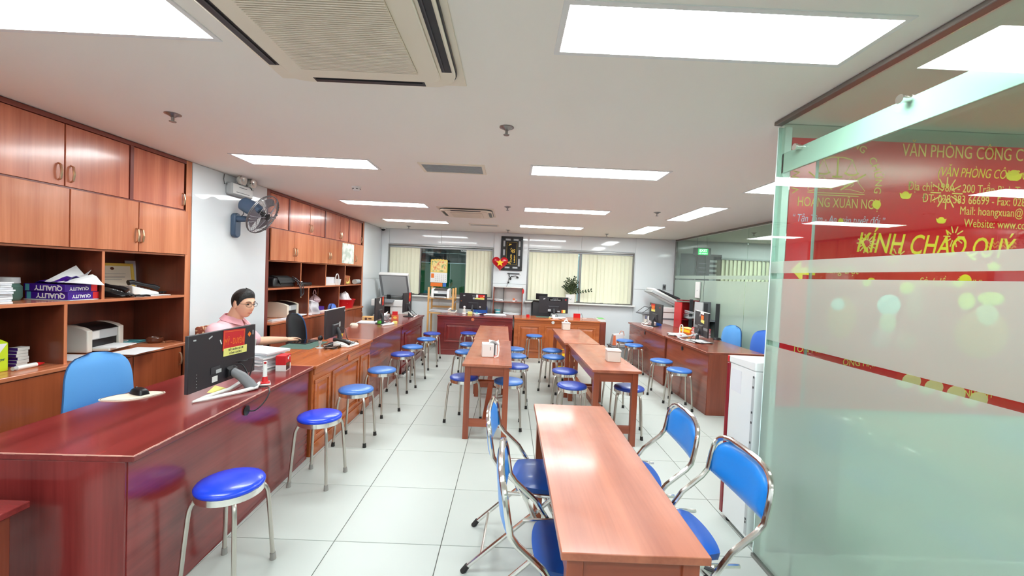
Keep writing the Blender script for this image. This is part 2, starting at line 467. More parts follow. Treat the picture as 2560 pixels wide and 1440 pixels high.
# glass partition at the far right: frosted below, clear above, with the lobby behind it
P0 = Vector((3.524, 8.72, 0)); P1 = Vector((3.70, 2.45, 0))
d = (P1-P0); Lg = d.length; ang = math.atan2(d.y, d.x)
gp = struct(T('wall_glass_far', '', '')); del gp['label'], gp['category']
gp.location = P0; gp.rotation_euler = (0, 0, ang)
build('ceiling_track', MB().box(0, -.02, CEIL-.025, Lg, .02, CEIL-.001), 'track', gp)
build('floor_track', MB().box(0, -.02, 0, Lg, .02, .03), 'alu', gp)
build('corner_post', MB().box(-.01, -.02, 0, .03, .02, CEIL-.04), 'alu', gp)
for k in range(5):
    x0 = .03+k*(Lg-.03)/5; x1 = .03+(k+1)*(Lg-.03)/5-.008
    build('glass_pane', MB().box(x0, -.005, .03, x1, .005, CEIL-.04), 'glass', gp, smooth=0)
    build('frosted_film', MB().quad((x0+.002, -.006, .05), (x1-.002, -.006, .05), (x1-.002, -.006, 1.60), (x0+.002, -.006, 1.60)), 'frostfar', gp, smooth=0)
    build('frosted_band', MB().quad((x0+.002, -.006, 1.63), (x1-.002, -.006, 1.63), (x1-.002, -.006, 1.69), (x0+.002, -.006, 1.69)), 'frostfar', gp, smooth=0)
# lobby behind the partition
ld = struct(T('door_1', '', '')); del ld['label'], ld['category']; ld.location = S(6.45, 0); ld.rotation_euler = (0, 0, RZ)
build('door_leaf', MB().box(0, -.03, 0, .3, -.001, 2.17), 'grey', ld, bevel=.004)
nb = T('notice_board', 'dark grey glass notice board behind the far glass partition', 'board', S(6.78, -.02, 1.0), RZ)
build('board', MB().box(0, -.03, 0, .52, 0, 1.17), 'darkgrey', nb, bevel=.004)
for k in range(5): build('notice', MB().box(.27, -.034, 1.0-k*.1, .42, -.0305, 1.05-k*.1), 'lightgrey', nb, smooth=0)
for k in range(3): build('notice', MB().box(.04, -.034, .96-k*.09, .2, -.0305, .98-k*.09), 'grey', nb, smooth=0)
blinds('vertical_blind', 'pale vertical blind seen through the far glass partition', [(7.3, 8.9, 25)], .9, 2.07, b=-.05, head=(7.28, 8.95))

# glass booth at the right: pane along the camera's right, short return with the red banner
GX = 1.455
gb = struct(T('wall_glass_booth', '', '')); del gb['label'], gb['category']
gb.location = (GX, 2.27, 0)
build('ceiling_track', MB().box(-.022, -5.3, CEIL-.022, .022, .02, CEIL-.001), 'track', gb, bevel=.004)
build('floor_track', MB().box(-.018, -5.3, 0, .018, .0, .02), 'alu', gb)
build('glass_pane', MB().box(-.005, -5.3, .02, .005, 0, CEIL-.035), 'glass', gb, smooth=0)
build('frosted_film', MB().quad((-.006, -5.3, .025), (-.006, -5.3, 1.212), (-.006, -.004, 1.212), (-.006, -.004, .025)), 'frost', gb, smooth=0)
build('frosted_film', MB().quad((-.006, -5.3, 1.240), (-.006, -5.3, 1.580), (-.006, -.004, 1.580), (-.006, -.004, 1.240)), 'frost', gb, smooth=0)
build('frosted_band', MB().quad((-.006, -5.3, 1.610), (-.006, -5.3, 1.673), (-.006, -.004, 1.673), (-.006, -.004, 1.610)), 'frost', gb, smooth=0)
build('edge_strip', MB().box(-.006, 0, .02, .03, .008, CEIL-.035), 'aqua', gb, bevel=.001)
build('return_post', MB().box(.012, -.03, .02, .05, .0, CEIL-.04), 'aqua', gb, bevel=.002)
build('door_rail_cover', MB().box(.012, -5.3, 2.158, .026, -.012, 2.266), 'aqua', gb, bevel=.002)
for y in (-.165, -.73, -1.3):
    b_ = MB().cyl((-.02, y, 2.257), (.012, y, 2.257), .012, 14).cyl((-.028, y, 2.257), (-.018, y, 2.257), .017, 14)
    build('standoff_bolt', b_, 'chrome', gb)
build('sliding_glass_door', MB().box(.045, -1.6, .03, .053, -.235, 2.2), 'glass', gb, smooth=0)
build('door_edge', MB().box(.044, -.236, .03, .054, -.228, 2.2), 'lightgrey', gb)
build('glass_pane', MB().box(.05, .03, .02, 2.2, .04, CEIL), 'glass', gb, smooth=0)
build('frosted_film', MB().quad((.06, .0285, .02), (2.19, .0285, .02), (2.19, .0285, .96), (.06, .0285, .96)), 'frost', gb, smooth=0)

# banner on the return wall of the booth
bn = T('red_banner', 'large red greeting banner with yellow lettering inside the glass booth', 'banner', (1.54, 2.285, .95))
build('print', MB().box(0, .0, -.09, 2.0, .006, 1.42), 'banner', bn, smooth=0)
def bt(s, x, z, size, m='gold', shear=0, bold=0, align='LEFT', sx=1.0, name='lettering'):
    return txt(s, size, m, bn, basis((1, 0, 0), (0, 0, 1), (x-1.54, -.0007, z-.95)), name, shear, bold, align, sx*.79)
bt('VĂN PHÒNG CÔNG CHỨNG', 2.155, 2.325, .098, sx=.86)
bt('(VĂN PHÒNG CÔNG CHỨNG)', 2.36, 2.215, .074, 'yellow', .25, sx=.82)
bt('Địa chỉ: 198A - 200 Trần Bình Trọng', 2.20, 2.128, .066, sx=.92, bold=0)
bt('ĐT: 028 383 66699 - Fax: 028', 2.285, 2.065, .066, sx=.92, bold=0)
bt('Mail: hoangxuan@', 2.50, 2.005, .066, sx=.92, bold=0)
bt('Website: www.co', 2.53, 1.937, .066, sx=.92, bold=0)
bt('KÍNH CHÀO QUÝ', 1.93, 1.80, .158, 'yellow', .25, .008, sx=.88)
bt('HOÀNG XUÂN NGỤ', 1.585, 2.016, .076, sx=.83)
M['slogan'] = mat('slogan_print', (206, 196, 226), .6)
bt('“ Tận Tâm - An toàn tuyệt đối ”', 1.56, 1.925, .06, 'slogan', .2, sx=.82)
bt('Sảnh lầu tầng (M)', 2.3, 1.60, .062, shear=.2)
bt('Sảnh tầng trệt', 1.66, 1.645, .062, shear=.2)
bt('TÔN MINH', 1.61, 1.19, .055); bt('ÔNG HẠI', 1.90, 1.125, .055); bt('CHI NHÁNH', 2.52, .975, .055)
def arc_text(s, cx, cz, r, a0, a1, size):
    for k, ch in enumerate(s):
        if ch == ' ': continue
        a = rad(a0+(a1-a0)*k/(len(s)-1))
        t_ = basis((sin(a), 0, -cos(a)), (cos(a), 0, sin(a)), (cx+r*cos(a)-1.54, -.0007, cz+r*sin(a)-.95))
        txt(ch, size, 'gold', bn, t_, 'lettering', 0, .004)
arc_text('VĂN PHÒNG CÔNG CHỨNG', 1.80, 2.13, .232, 192, -8, .056)
em = MB()   # emblem: balance above two writing hands, drawn as thin raised strokes
def stroke(pts, r=.0035): em.tube([(1.80-1.54+x*.8, 0, 2.14-.95+z*.8) for x, z in pts], r*.85, 5)
stroke([(0, .165), (0, .035)], .006); stroke([(-.035, .03), (.035, .03)], .006)
stroke([(-.1, .15), (-.04, .165), (.04, .165), (.1, .15)], .004)
for sx_ in (-1, 1):
    stroke([(sx_*.1, .15), (sx_*.1-.04, .06)], .0022); stroke([(sx_*.1, .15), (sx_*.1+.04, .06)], .0022)
    stroke([(sx_*.1-.05, .06), (sx_*.1-.02, .045), (sx_*.1+.02, .045), (sx_*.1+.05, .06)], .005)
    stroke([(sx_*.03, -.06), (sx_*.2, .055)], .0055)
    stroke([(sx_*.05, -.055), (sx_*.06, -.01), (sx_*.1, .03), (sx_*.14, .01), (sx_*.2, -.06), (sx_*.19, -.075), (sx_*.1, -.055), (sx_*.06, -.055)], .0025)
    stroke([(sx_*.08, -.02), (sx_*.1, 0), (sx_*.12, -.02), (sx_*.1, -.035)], .003)
stroke([(-.2, -.085), (.2, -.085)], .003); stroke([(-.13, -.1), (.16, -.1)], .003)
build('emblem', em, 'gold', bn).scale.y = .15
def ingot(x, z, s=.04):
    g = MB().prism([(x-1.54+s*p, z-.95+s*q) for p, q in ((-1, .45), (-.6, .3), (-.42, .55), (-.2, .7), (.2, .7), (.42, .55), (.6, .3), (1, .45), (.8, -.25), (.45, -.5), (-.45, -.5), (-.8, -.25))], .001, .004, Matrix.Rotation(pi/2, 4, 'X'))
    g.tube([(x-1.54+s*.6*cos(a), -.004, z-.95+s*(.28+.12*sin(a))) for a in [2*pi*k/14 for k in range(14)]], s*.05, 5, closed=True)
    build('gold_ingot', g, 'yellow', bn).scale.y = .4
for x, z, s_ in ((2.19, 2.075, .035), (2.40, 1.945, .03), (2.79, 2.21, .05), (2.76, 1.70, .04)): ingot(x, z, s_)
def coin(x, z, r): build('gold_coin', MB().lathe([(r, -.001), (r, .001), (r*.25, .0015)], 20, Matrix.Translation((x-1.54, -.002, z-.95)) @ Matrix.Rotation(pi/2, 4, 'X')), 'yellow', bn)
for x, z, r in ((2.03, 2.02, .024), (1.835, 1.92, .014), (2.56, 1.615, .036), (2.03, 1.585, .025)): coin(x, z, r)
def burst(x, z, r, n):
    g = MB()
    for k in range(n):
        a = 2*pi*k/n; g.tube([(x-1.54+r*.35*cos(a), -.001, z-.95+r*.35*sin(a)), (x-1.54+r*cos(a), -.001, z-.95+r*sin(a))], .0035, 4)
    build('firework', g, 'gold', bn).scale.y = .15
burst(1.99, 1.80, .055, 14); burst(2.42, 2.1, .09, 12); burst(2.17, 1.735, .05, 9); burst(2.48, 1.86, .06, 10)
wav = MB()
for q in range(2): wav.tube([(1.12+.006*k, -.001, .885-q*.02+.008*sin(k*1.2)) for k in range(30)], .004, 4)
build('wave_ornament', wav, 'orangeprint', bn).scale.y = .15
M['pinkprint'] = mat('pale_red_print', (226, 110, 96), .6); M['peach'] = mat('peach_print', (238, 196, 150), .6)
def blob(x, z, rx, rz_, m): build('ornament', MB().ell((x-1.54, 0, z-.95), (rx, .003, rz_), 20, 8), m, bn)
for x, z, rx, rz_, m in ((1.90, 1.38, .085, .12, 'orangeprint'), (1.88, 1.44, .05, .05, 'paper2'), (2.17, 1.46, .07, .06, 'paper2'), (2.17, 1.36, .05, .06, 'peach'),
                        (2.32, 1.48, .05, .1, 'pinkprint'), (2.14, 1.27, .06, .055, 'pinkprint'), (2.29, 1.26, .06, .055, 'pinkprint'), (2.27, 1.56, .045, .035, 'yellow'),
                        (2.72, 1.32, .16, .14, 'orangeprint'), (2.74, 1.40, .08, .09, 'peach'), (2.62, 1.5, .05, .05, 'yellow'), (2.76, 1.52, .08, .04, 'yellow')):
    blob(x, z, rx, rz_, m)
for k in range(4): blob(2.30+k*.13, 1.035-k*.03, .055, .045, 'peach')
build('arrow', MB().prism([(.04, .68), (.10, .74), (.10, .70), (.17, .70), (.17, .66), (.10, .66), (.10, .62)], 0, .003, Matrix.Rotation(pi/2, 4, 'X')), 'yellow', bn, smooth=0)

# ------------------------------------------------------------------ ceiling fittings
def ceiling_light(x, y, rz, label):
    t = T('ceiling_light', label, 'light', (x, y, CEIL), rz, 'recessed ceiling light panels')
    f = MB(); L2, W2_ = .585, .165
    for (x0, y0, x1, y1) in ((-L2, -W2_, L2, -W2_+.022), (-L2, W2_-.022, L2, W2_), (-L2, -W2_+.022, -L2+.022, W2_-.022), (L2-.022, -W2_+.022, L2, W2_-.022)):
        f.box(x0, y0, -.005, x1, y1, 0)
    build('frame', f, 'white', t, smooth=0)
    build('diffuser', MB().box(-L2+.0221, -W2_+.0221, -.004, L2-.0221, W2_-.0221, -.001), 'diffuser', t, smooth=0)
for (x, y, rz, lb) in (
    (.725, 1.53, 0, 'large lit ceiling panel nearest the camera, beside the glass booth'),
    (-1.81, 1.55, 0, 'lit ceiling panel above the front dark desk, left of the air conditioner'),
    (.715, 3.535, 0, 'lit ceiling panel right of the small return vent'),
    (-1.80, 3.585, 0, 'lit ceiling panel near the wall fan'),
    (.73, 5.60, 0, 'lit ceiling panel right of the far air conditioner'),
    (-1.76, 5.64, 0, 'lit ceiling panel left of the far air conditioner'),
    (.71, 7.45, 0, 'lit ceiling panel before the closed blinds, last of the right row'),
    (-1.74, 7.42, 0, 'lit ceiling panel near the corner security camera, last of the left row'),
    (2.41, 3.45, pi/2, 'crosswise lit ceiling panel just beyond the booth corner'),
    (2.41, 5.43, pi/2, 'crosswise lit ceiling panel above the near right counter'),
    (2.38, 7.32, pi/2, 'crosswise lit ceiling panel above the far right counter'),
    (.72, -.5, 0, 'lit ceiling panel behind the camera on the right'),
    (-1.81, -.5, 0, 'lit ceiling panel behind the camera on the left'),
    (.72, -2.35, 0, 'lit ceiling panel farthest behind the camera on the right'),
    (-1.81, -2.35, 0, 'lit ceiling panel farthest behind the camera on the left'),
    (2.65, 1.45, 0, 'lit ceiling panel inside the glass booth'),
    (2.65, -.6, 0, 'lit ceiling panel at the unseen end of the glass booth'),
    (2.65, .42, 0, 'unseen ceiling panel added to brighten the banner, middle of the booth'),  # extra panel out of view, added to light the red banner
    (5.3, 5.7, 0, 'lit ceiling panel in the middle of the lobby'),
    (5.3, 3.6, 0, 'lit ceiling panel at the near end of the lobby'),
    (5.3, 7.75, 0, 'lit ceiling panel in the lobby beyond the far glass partition')):
    ceiling_light(x, y, rz, lb)

def cassette(x, y, s, label, n):
    t = T('air_conditioner', label, 'air conditioner', (x, y, CEIL), 0, 'ceiling cassette air conditioners')
    build('outer_plate', MB().box(-s/2, -s/2, -.008, s/2, s/2, 0), 'cream', t, bevel=.002)
    def rr(h, r, k=7):
        p = []
        for cx, cy, a0 in ((h-r, h-r, 0), (-h+r, h-r, 90), (-h+r, -h+r, 180), (h-r, -h+r, 270)):
            for q in range(k+1):
                a = rad(a0+90*q/k); p.append((cx+r*cos(a), cy+r*sin(a)))
        return p
    h = s*.47
    build('rim', MB().prism(rr(h, .13), -.022, -.008), 'black', t)
    build('body', MB().prism(rr(h-.006, .125), -.034, -.012).prism(rr(h-.075, .05), -.045, -.034), 'cream', t, bevel=.006)
    for q in range(4):
        m = Matrix.Rotation(q*pi/2, 4, 'Z')
        build('air_outlet', MB().box(-h+.16, h-.062, -.036, h-.16, h-.018, -.02, m), 'black', t, smooth=0)
        build('flap', MB().box(-h+.17, h-.052, -.041, h-.17, h-.046, -.018, m @ Matrix.Translation((0, 0, 0))), 'darkgrey', t, smooth=0)
    g = s*.283
    build('grille_back', MB().box(-g, -g, -.048, g, g, -.044), 'creamdark', t, smooth=0)
    sl = None
    for k in range(n):
        yy = -g+(k+.5)*2*g/n
        if sl is None:
            o = build('slat', MB().box(-g, -g/n*.55, -.057, g, g/n*.55, -.048), 'cream', t, smooth=0); sl = o.data
        else:
            o = bpy.data.objects.new('slat', sl); COL.objects.link(o); o.parent = t
        o.location = (0, yy, 0)
    return t
cassette(-.695, 1.565, .89, 'large cream ceiling air conditioner nearest the camera', 42)
cassette(-.665, 6.08, .80, 'far cream ceiling air conditioner between the light rows', 16)
def vent(x, y, w, d_, label):
    t = T('ceiling_vent', label, 'vent', (x, y, CEIL), 0, 'ceiling return vents')
    f = MB(); 
    for (x0, y0, x1, y1) in ((-w/2, -d_/2, w/2, -d_/2+.025), (-w/2, d_/2-.025, w/2, d_/2), (-w/2, -d_/2+.025, -w/2+.025, d_/2-.025), (w/2-.025, -d_/2+.025, w/2, d_/2-.025)): f.box(x0, y0, -.01, x1, y1, 0)
    build('frame', f, 'cream', t, smooth=0)
    build('backing', MB().box(-w/2+.02, -d_/2+.02, -.003, w/2-.02, d_/2-.02, -.001), 'grey', t, smooth=0)
    for k in range(10): build('slat', MB().cbox((0, -d_/2+.035+k*(d_-.07)/9, -.006), (w-.05, .009, .006)), 'lightgrey', t, smooth=0)
vent(-.535, 3.59, .56, .30, 'grey slotted return vent in the middle of the ceiling')
vent(-.52, 7.55, .54, .22, 'small slotted vent beyond the far air conditioner')
def sprinkler(x, y, label):
    t = T('sprinkler', label, 'sprinkler', (x, y, CEIL), 0, 'ceiling sprinkler heads')
    build('cover_plate', MB().lathe([(.045, -.003), (.045, 0)], 20).lathe([(.012, -.02), (.036, -.003)], 20), 'alu', t)
    build('stem', MB().cyl((0, 0, -.045), (0, 0, -.01), .009, 10), 'alu', t)
    build('deflector', MB().lathe([(.018, -.05), (.02, -.046)], 12), 'alu', t)
for x, y, lb in ((-2.141, 2.58, 'ceiling sprinkler head above the near tall cabinet'), (-.06, 2.548, 'ceiling sprinkler head right of the large air conditioner'),
                 (-.072, 5.459, 'ceiling sprinkler head beside the far air conditioner'), (1.898, 5.384, 'ceiling sprinkler head near the crosswise light on the right'),
                 (-2.085, 8.27, 'ceiling sprinkler head near the corner security camera'), (-.081, 8.212, 'ceiling sprinkler head above the black framed picture'),
                 (1.893, 8.158, 'ceiling sprinkler head above the closed blinds'), (4.15, 7.0, 'ceiling sprinkler head behind the far glass partition')):
    sprinkler(x, y, lb)
t = T('smoke_detector', 'small white smoke detector on the ceiling near the second cabinet', 'detector', (-1.751, 4.578, CEIL))
build('base', MB().lathe([(.05, -.018), (.052, 0)], 24), 'white', t); build('sensor', MB().lathe([(.03, -.045), (.042, -.03), (.042, -.018)], 24), 'white', t)
for k in range(6): build('slot', MB().cbox((.041*cos(k*pi/3), .041*sin(k*pi/3), -.026), (.012, .012, .008)), 'black', t)
t = T('security_camera', 'white dome security camera in the far left ceiling corner', 'camera', S(.06, -.08, CEIL))
build('base', MB().lathe([(.055, -.03), (.06, 0)], 20), 'white', t); build('dome', MB().ell((0, 0, -.03), (.04, .04, .04)), 'black', t)
t = T('exit_sign', 'green lit exit sign hanging behind the far glass partition', 'sign', (3.80, 8.1, 2.10))
build('housing', MB().box(-.17, 0, 0, .17, .05, .15), 'grey', t, bevel=.004)
build('lit_face', MB().box(-.09, -.004, .012, .11, 0, .138), 'exit', t, smooth=0)
txt('EXIT', .075, 'exitwhite', t, basis((1, 0, 0), (0, 0, 1), (.01, -.006, .095)), bold=.02)
txt('LỐI THOÁT', .033, 'exitwhite', t, basis((1, 0, 0), (0, 0, 1), (.01, -.006, .037)), bold=.01)
for x in (-.1, .1): build('hanger', MB().cyl((x, .025, .15), (x, .025, CEIL-2.10), .004, 6), 'lightgrey', t)
# ================================================================== FURNITURE
def pull(name, parent, x, z, y=-.002, h=.055):
    """bow handle on a front that faces local -y"""
    pts = [(x, y, z-h), (x, y-.018, z-h*.82), (x, y-.026, z), (x, y-.018, z+h*.82), (x, y, z+h)]
    q = []
    for i in range(len(pts)-1):
        for k in range(3): q.append(Vector(pts[i]).lerp(Vector(pts[i+1]), k/3))
    q.append(pts[-1])
    return build(name, MB().tube(q, [.0045+.0025*sin(pi*i/(len(q)-1)) for i in range(len(q))], 8), 'handle', parent)
def cabinet(name, label, b0, b1, spec):
    """wall cabinet set flush in the left wall; local x runs along the wall (0 at b0), local -y faces the room"""
    t = T(name, label, 'cabinet', S(0, b0), TH+pi/2)
    W = b1-b0; D = .48
    X = lambda b: b-b0
    st = .06
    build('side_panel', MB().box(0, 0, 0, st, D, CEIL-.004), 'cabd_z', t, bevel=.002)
    build('side_panel', MB().box(W-st, .003, 0, W, D, CEIL-.004), 'cab_shaded_z', t, smooth=0)
    build('edge_band', MB().box(W-st-.0005, 0, 0, W, .003, CEIL-.004), 'cab_z', t, smooth=0)
    build('top_rail', MB().box(st, 0, 2.415, W-st, D, CEIL-.004), 'cabd_x', t, bevel=.002)
    build('back_panel', MB().box(st, D-.015, 0, W-st, D, 2.415), 'cab_shaded_z', t, smooth=0)
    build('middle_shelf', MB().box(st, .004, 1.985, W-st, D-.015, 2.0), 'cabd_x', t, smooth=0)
    build('cupboard_floor', MB().box(st, .004, 1.585, W-st, D-.015, 1.598), 'cab_x', t, smooth=0)
    sz = spec['shelf']
    build('shelf', MB().box(st, .0, sz-.022, W-st, D-.015, sz), 'cab_x', t, bevel=.002)
    for b in spec['up']:
        q = build('divider', MB().box(X(b)-.009, .006, sz, X(b)+.009, D-.015, 1.585), 'cab_shaded_z', t, smooth=0)
        build('edge_band', MB().box(X(b)-.0095, .002, sz, X(b)+.0095, .006, 1.585), 'cab_z', q, smooth=0)  # front edge keeps the plain veneer, without the painted shade
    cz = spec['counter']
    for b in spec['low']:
        q = build('divider', MB().box(X(b)-.009, .006, cz, X(b)+.009, D-.015, sz-.022), 'cab_shaded_z', t, smooth=0)
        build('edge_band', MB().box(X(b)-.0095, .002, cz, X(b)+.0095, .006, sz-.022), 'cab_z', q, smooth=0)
    for b in spec['post']: build('post', MB().box(X(b)-.014, .0, 2.0, X(b)+.014, .05, 2.415), 'cabd_z', t, smooth=0)
    for x0, x1, hs in spec['topdoors']:
        d_ = build('door', MB().box(X(x0)+.002, .006, 2.003, X(x1)-.002, .026, 2.412), 'cabt_z', t, bevel=.002)
        if hs is not None: pull('handle', d_, X(hs), 2.09, .006)
    for x0, x1, hs in spec['middoors']:
        d_ = build('door', MB().box(X(x0)+.002, -.018, 1.60, X(x1)-.002, .0, 1.988), 'cab_z', t, bevel=.002)
        if hs is not None: pull('handle', d_, X(hs), 1.725, -.018); 
    ct = build('countertop', MB().box(st, -.055, cz-.03, X(spec['cend']), D-.015, cz), 'cab_x', t, bevel=.006)
    build('plinth', MB().box(st, -.02, 0, X(spec['cend'])-.02, .02, .08), 'cabd_x', t, smooth=0)
    for x0, x1, hs in spec['lowdoors']:
        d_ = build('door', MB().box(X(x0)+.002, -.046, .085, X(x1)-.002, -.026, cz-.034), 'cabl_z', t, bevel=.002)
        if hs is not None: pull('handle', d_, X(hs), .675, -.046)
    return t
M['cab_shaded_z'] = wood('cabinet_shaded_veneer', (86, 38, 26), (122, 60, 40), 'z', .35)  # same veneer darkened: shade of the open shelves put into the colour
M['cabt_z'] = wood('upper_door_veneer', (172, 90, 70), (224, 138, 104), 'z', .24)
M['cabl_z'] = wood('lower_door_veneer', (140, 66, 38), (186, 98, 60), 'z', .28)
cabinet('storage_cabinet', 'tall reddish wood wall cabinet at the near left, holding the purple paper packs', -7.6, -5.11, dict(
    shelf=1.235, counter=.81, up=(-6.62, -5.89), low=(-6.88, -6.134), post=(-5.684, -7.06), cend=-5.20,
    topdoors=((-6.60, -6.147, -6.185), (-6.143, -5.70, -6.11), (-5.668, -5.185, -5.205), (-7.05, -6.605, None)),
    middoors=((-6.13, -5.642, -5.662), (-5.638, -5.165, -5.622), (-6.615, -6.135, None), (-7.1, -6.62, None)),
    lowdoors=((-6.62, -6.15, -6.172), (-6.146, -5.70, -6.124), (-5.695, -5.245, -5.268), (-7.1, -6.625, None))))
cabinet('storage_cabinet', 'tall reddish wood wall cabinet beyond the fan, with a map on one door', -4.0, -.985, dict(
    shelf=1.255, counter=.835, up=(-3.205, -2.478, -1.778), low=(-2.981, -1.987), post=(-3.52, -2.535, -1.665), cend=-1.05,
    topdoors=((-3.93, -3.535, None), (-3.505, -2.985, -3.01), (-2.981, -2.55, -2.955), (-2.52, -2.01, -2.035), (-2.006, -1.68, -1.98), (-1.65, -1.10, -1.13)),
    middoors=((-3.93, -3.414, -3.44), (-3.41, -2.925, -3.385), (-2.921, -2.434, -2.46), (-2.43, -1.945, -2.405), (-1.941, -1.435, None), (-1.431, -1.045, -1.40)),
    lowdoors=((-3.93, -3.42, -3.45), (-3.415, -2.93, -3.39), (-2.925, -2.44, -2.46), (-2.435, -1.95, None), (-1.945, -1.47, None), (-1.465, -1.08, -1.12))))

M['wornwood'] = mat('worn_edge_wood', (224, 164, 150), .5, noise=.15, nscale=30)
def desk(label, L_, D_, m, loc, rz, panels=(), apron=.1, h=.745, over=.03, group='counter desks', grommet=None, frame=True, topm=None, worn=False):
    """counter desk; local x along its length, local -y faces the public"""
    t = T('counter_desk', label, 'desk', loc, rz, group)
    build('desktop', MB().box(0, -over, h-.028, L_, D_, h), (topm or m)+'_x', t, bevel=.004)
    if worn:
        rr = random.Random(len(label)); e = MB()
        for k in range(60):
            x0 = L_*k/60; e.box(x0, -over-.0006, h-.0035-rr.uniform(0, .003), x0+L_/60, -over+.001+rr.uniform(0, .003), h+.0006)
        for k in range(16):
            y0 = -over+(D_+over)*k/16; e.box(-.0006, y0, h-.003-rr.uniform(0, .002), .001+rr.uniform(0, .002), y0+(D_+over)/16, h+.0006)
            if 'right' in label: e.box(L_-.001-rr.uniform(0, .002), y0, h-.003-rr.uniform(0, .002), L_+.0006, y0+(D_+over)/16, h+.0006)
        q = build('worn_edge', e, 'wornwood', t, smooth=0); q['label'] = 'pale worn desk edge'
    build('front_panel', MB().box(.012, 0, .0, L_-.012, .022, h-.028), m+'_x', t, bevel=.001)
    for x in (.002, L_-.026): build('side_panel', MB().box(x, .004, 0, x+.024, D_-.03, h-.028), m+'_z', t, bevel=.002)
    build('modesty_shelf', MB().box(.03, .03, .05, L_-.03, D_*.5, .07), m+'_x', t, smooth=0)
    for x0, x1, z0, z1 in panels:
        f = MB()
        w = .03
        for a in ((x0, z0, x1, z0+w), (x0, z1-w, x1, z1), (x0, z0+w, x0+w, z1-w), (x1-w, z0+w, x1, z1-w)):
            f.box(a[0], -.014, a[1], a[2], .0, a[3])
        p = build('panel_moulding', f, m+'_x', t, bevel=.004)
        build('raised_field', MB().hexa([(x0+w+.012, -.0, z0+w+.012), (x1-w-.012, -.0, z0+w+.012), (x1-w-.012, -.0, z1-w-.012), (x0+w+.012, -.0, z1-w-.012)],
              [(x0+w+.04, -.01, z0+w+.04), (x1-w-.04, -.01, z0+w+.04), (x1-w-.04, -.01, z1-w-.04), (x0+w+.04, -.01, z1-w-.04)]), m+'_z', p, smooth=0)
    if panels:
        build('apron_rail', MB().box(.012, -.012, h-.075, L_-.012, 0, h-.03), m+'_x', t, bevel=.003)
        build('base_rail', MB().box(.012, -.012, 0, L_-.012, 0, .1), m+'_x', t, bevel=.004)
    if grommet:
        gx, gz, gm = grommet
        mt = Matrix.Translation((gx, -.016 if panels else -.003, gz)) @ Matrix.Rotation(pi/2, 4, 'X')
        build('cable_grommet', MB().lathe([(.026, -.002), (.03, .004), (.012, .009)], 18, mt), gm, t)
    return t
# left row, public side facing +x
desk('front dark mahogany counter desk at the left with the big monitor', 1.62, .70, 'mah', (-1.512, 1.625, 0), rad(90+2.0), topm='mah', grommet=(.79, .665, 'black'), worn=True)
desk('orange brown counter desk with carved panels, where the man sits', 1.35, .62, 'ora', (-1.55, 3.255, 0), rad(90), panels=((.03, .31, .13, .62), (.36, .99, .13, .62), (1.04, 1.32, .13, .62)), grommet=(.70, .672, 'orange'))
desk('plain brown counter desk third in the left row', 1.38, .60, 'mahb', (-1.562, 4.62, 0), rad(90.4), topm='mahb')
desk('dark red counter desk with one carved panel, last in the left row', 1.50, .60, 'mah', (-1.568, 6.02, 0), rad(90.4), panels=((.18, 1.34, .15, .60),))
# back row
desk('dark red counter desk across the back, below the calendar', 1.42, .58, 'mah', (-1.335, 7.66, 0), rad(-.8), panels=((.14, 1.28, .24, .60),), grommet=(.67, .685, 'orange'))
desk('light brown carved counter desk across the back, below the closed blinds', 1.62, .62, 'ora', (.115, 7.66, 0), rad(.3), panels=((.08, .50, .12, .62), (.58, 1.12, .12, .62), (1.2, 1.54, .12, .62)), grommet=(.73, .69, 'white'))
# right row, public side facing -x
desk('far dark brown counter desk at the right with the blue cap on it', 1.80, .68, 'mahb', (2.335, 7.80, 0), rad(-90), grommet=(.9, .66, 'black'), topm='mahb')
desk('near dark brown counter desk at the right, beside the white fridge', 1.28, .66, 'mahb', (2.355, 5.99, 0), rad(-90), grommet=(.55, .66, 'black'), topm='mahb', worn=True)
# low table end at the bottom left corner of the picture
t = T('side_table', 'reddish side table corner at the lower left picture edge, before the front desk', 'table', (-2.55, .88, 0))
build('tabletop', MB().box(0, 0, .572, .76, .66, .60), 'mah_x', t, bevel=.005)
for x in (.03, .68):
    for y in (.03, .57): build('leg', MB().box(x, y, 0, x+.05, y+.05, .572), 'mahb_z', t, bevel=.003)
build('apron', MB().box(.05, .04, .47, .71, .06, .572).box(.05, .60, .47, .71, .62, .572), 'mahb_x', t, smooth=0)

# work tables down the middle
def table(label, x, y, rz, L_=1.43, W_=.455, h=.71, first=[None]):
    if first[0] is not None: return dup(first[0], (x, y, 0), rz, label)
    t = T('work_table', label, 'table', (x, y, 0), rz, 'narrow wooden work tables')
    build('tabletop', MB().box(-W_/2, 0, h-.026, W_/2, L_, h), 'tab_y', t, bevel=.003)
    lg = .052
    for sx_ in (-1, 1):
        for yy in (.025, L_-.025-lg):
            x0 = sx_*(W_/2-.022-lg/2)
            build('leg', MB().box(x0-lg/2, yy, 0, x0+lg/2, yy+lg, h-.026), 'leg_z', t, bevel=.002)
        x0 = sx_*(W_/2-.035)
        build('apron', MB().box(x0-.01, .07, h-.115, x0+.01, L_-.07, h-.026), 'leg_y', t, smooth=0)
    for yy in (.035, L_-.055):
        build('apron', MB().box(-W_/2+.07, yy, h-.115, W_/2-.07, yy+.02, h-.026), 'leg_x', t, smooth=0)
        build('stretcher', MB().box(-W_/2+.07, yy, .115, W_/2-.07, yy+.03, .185), 'leg_x', t, bevel=.002)
    build('stretcher', MB().box(-.03, .05, .12, .03, L_-.05, .18), 'leg_y', t, bevel=.002)
    first[0] = t
    return t
table('nearest narrow wooden work table, with four blue folding chairs', .417, 1.20, 0)
table('left narrow wooden work table with the open white tissue box', -.176, 3.725, rad(.4))
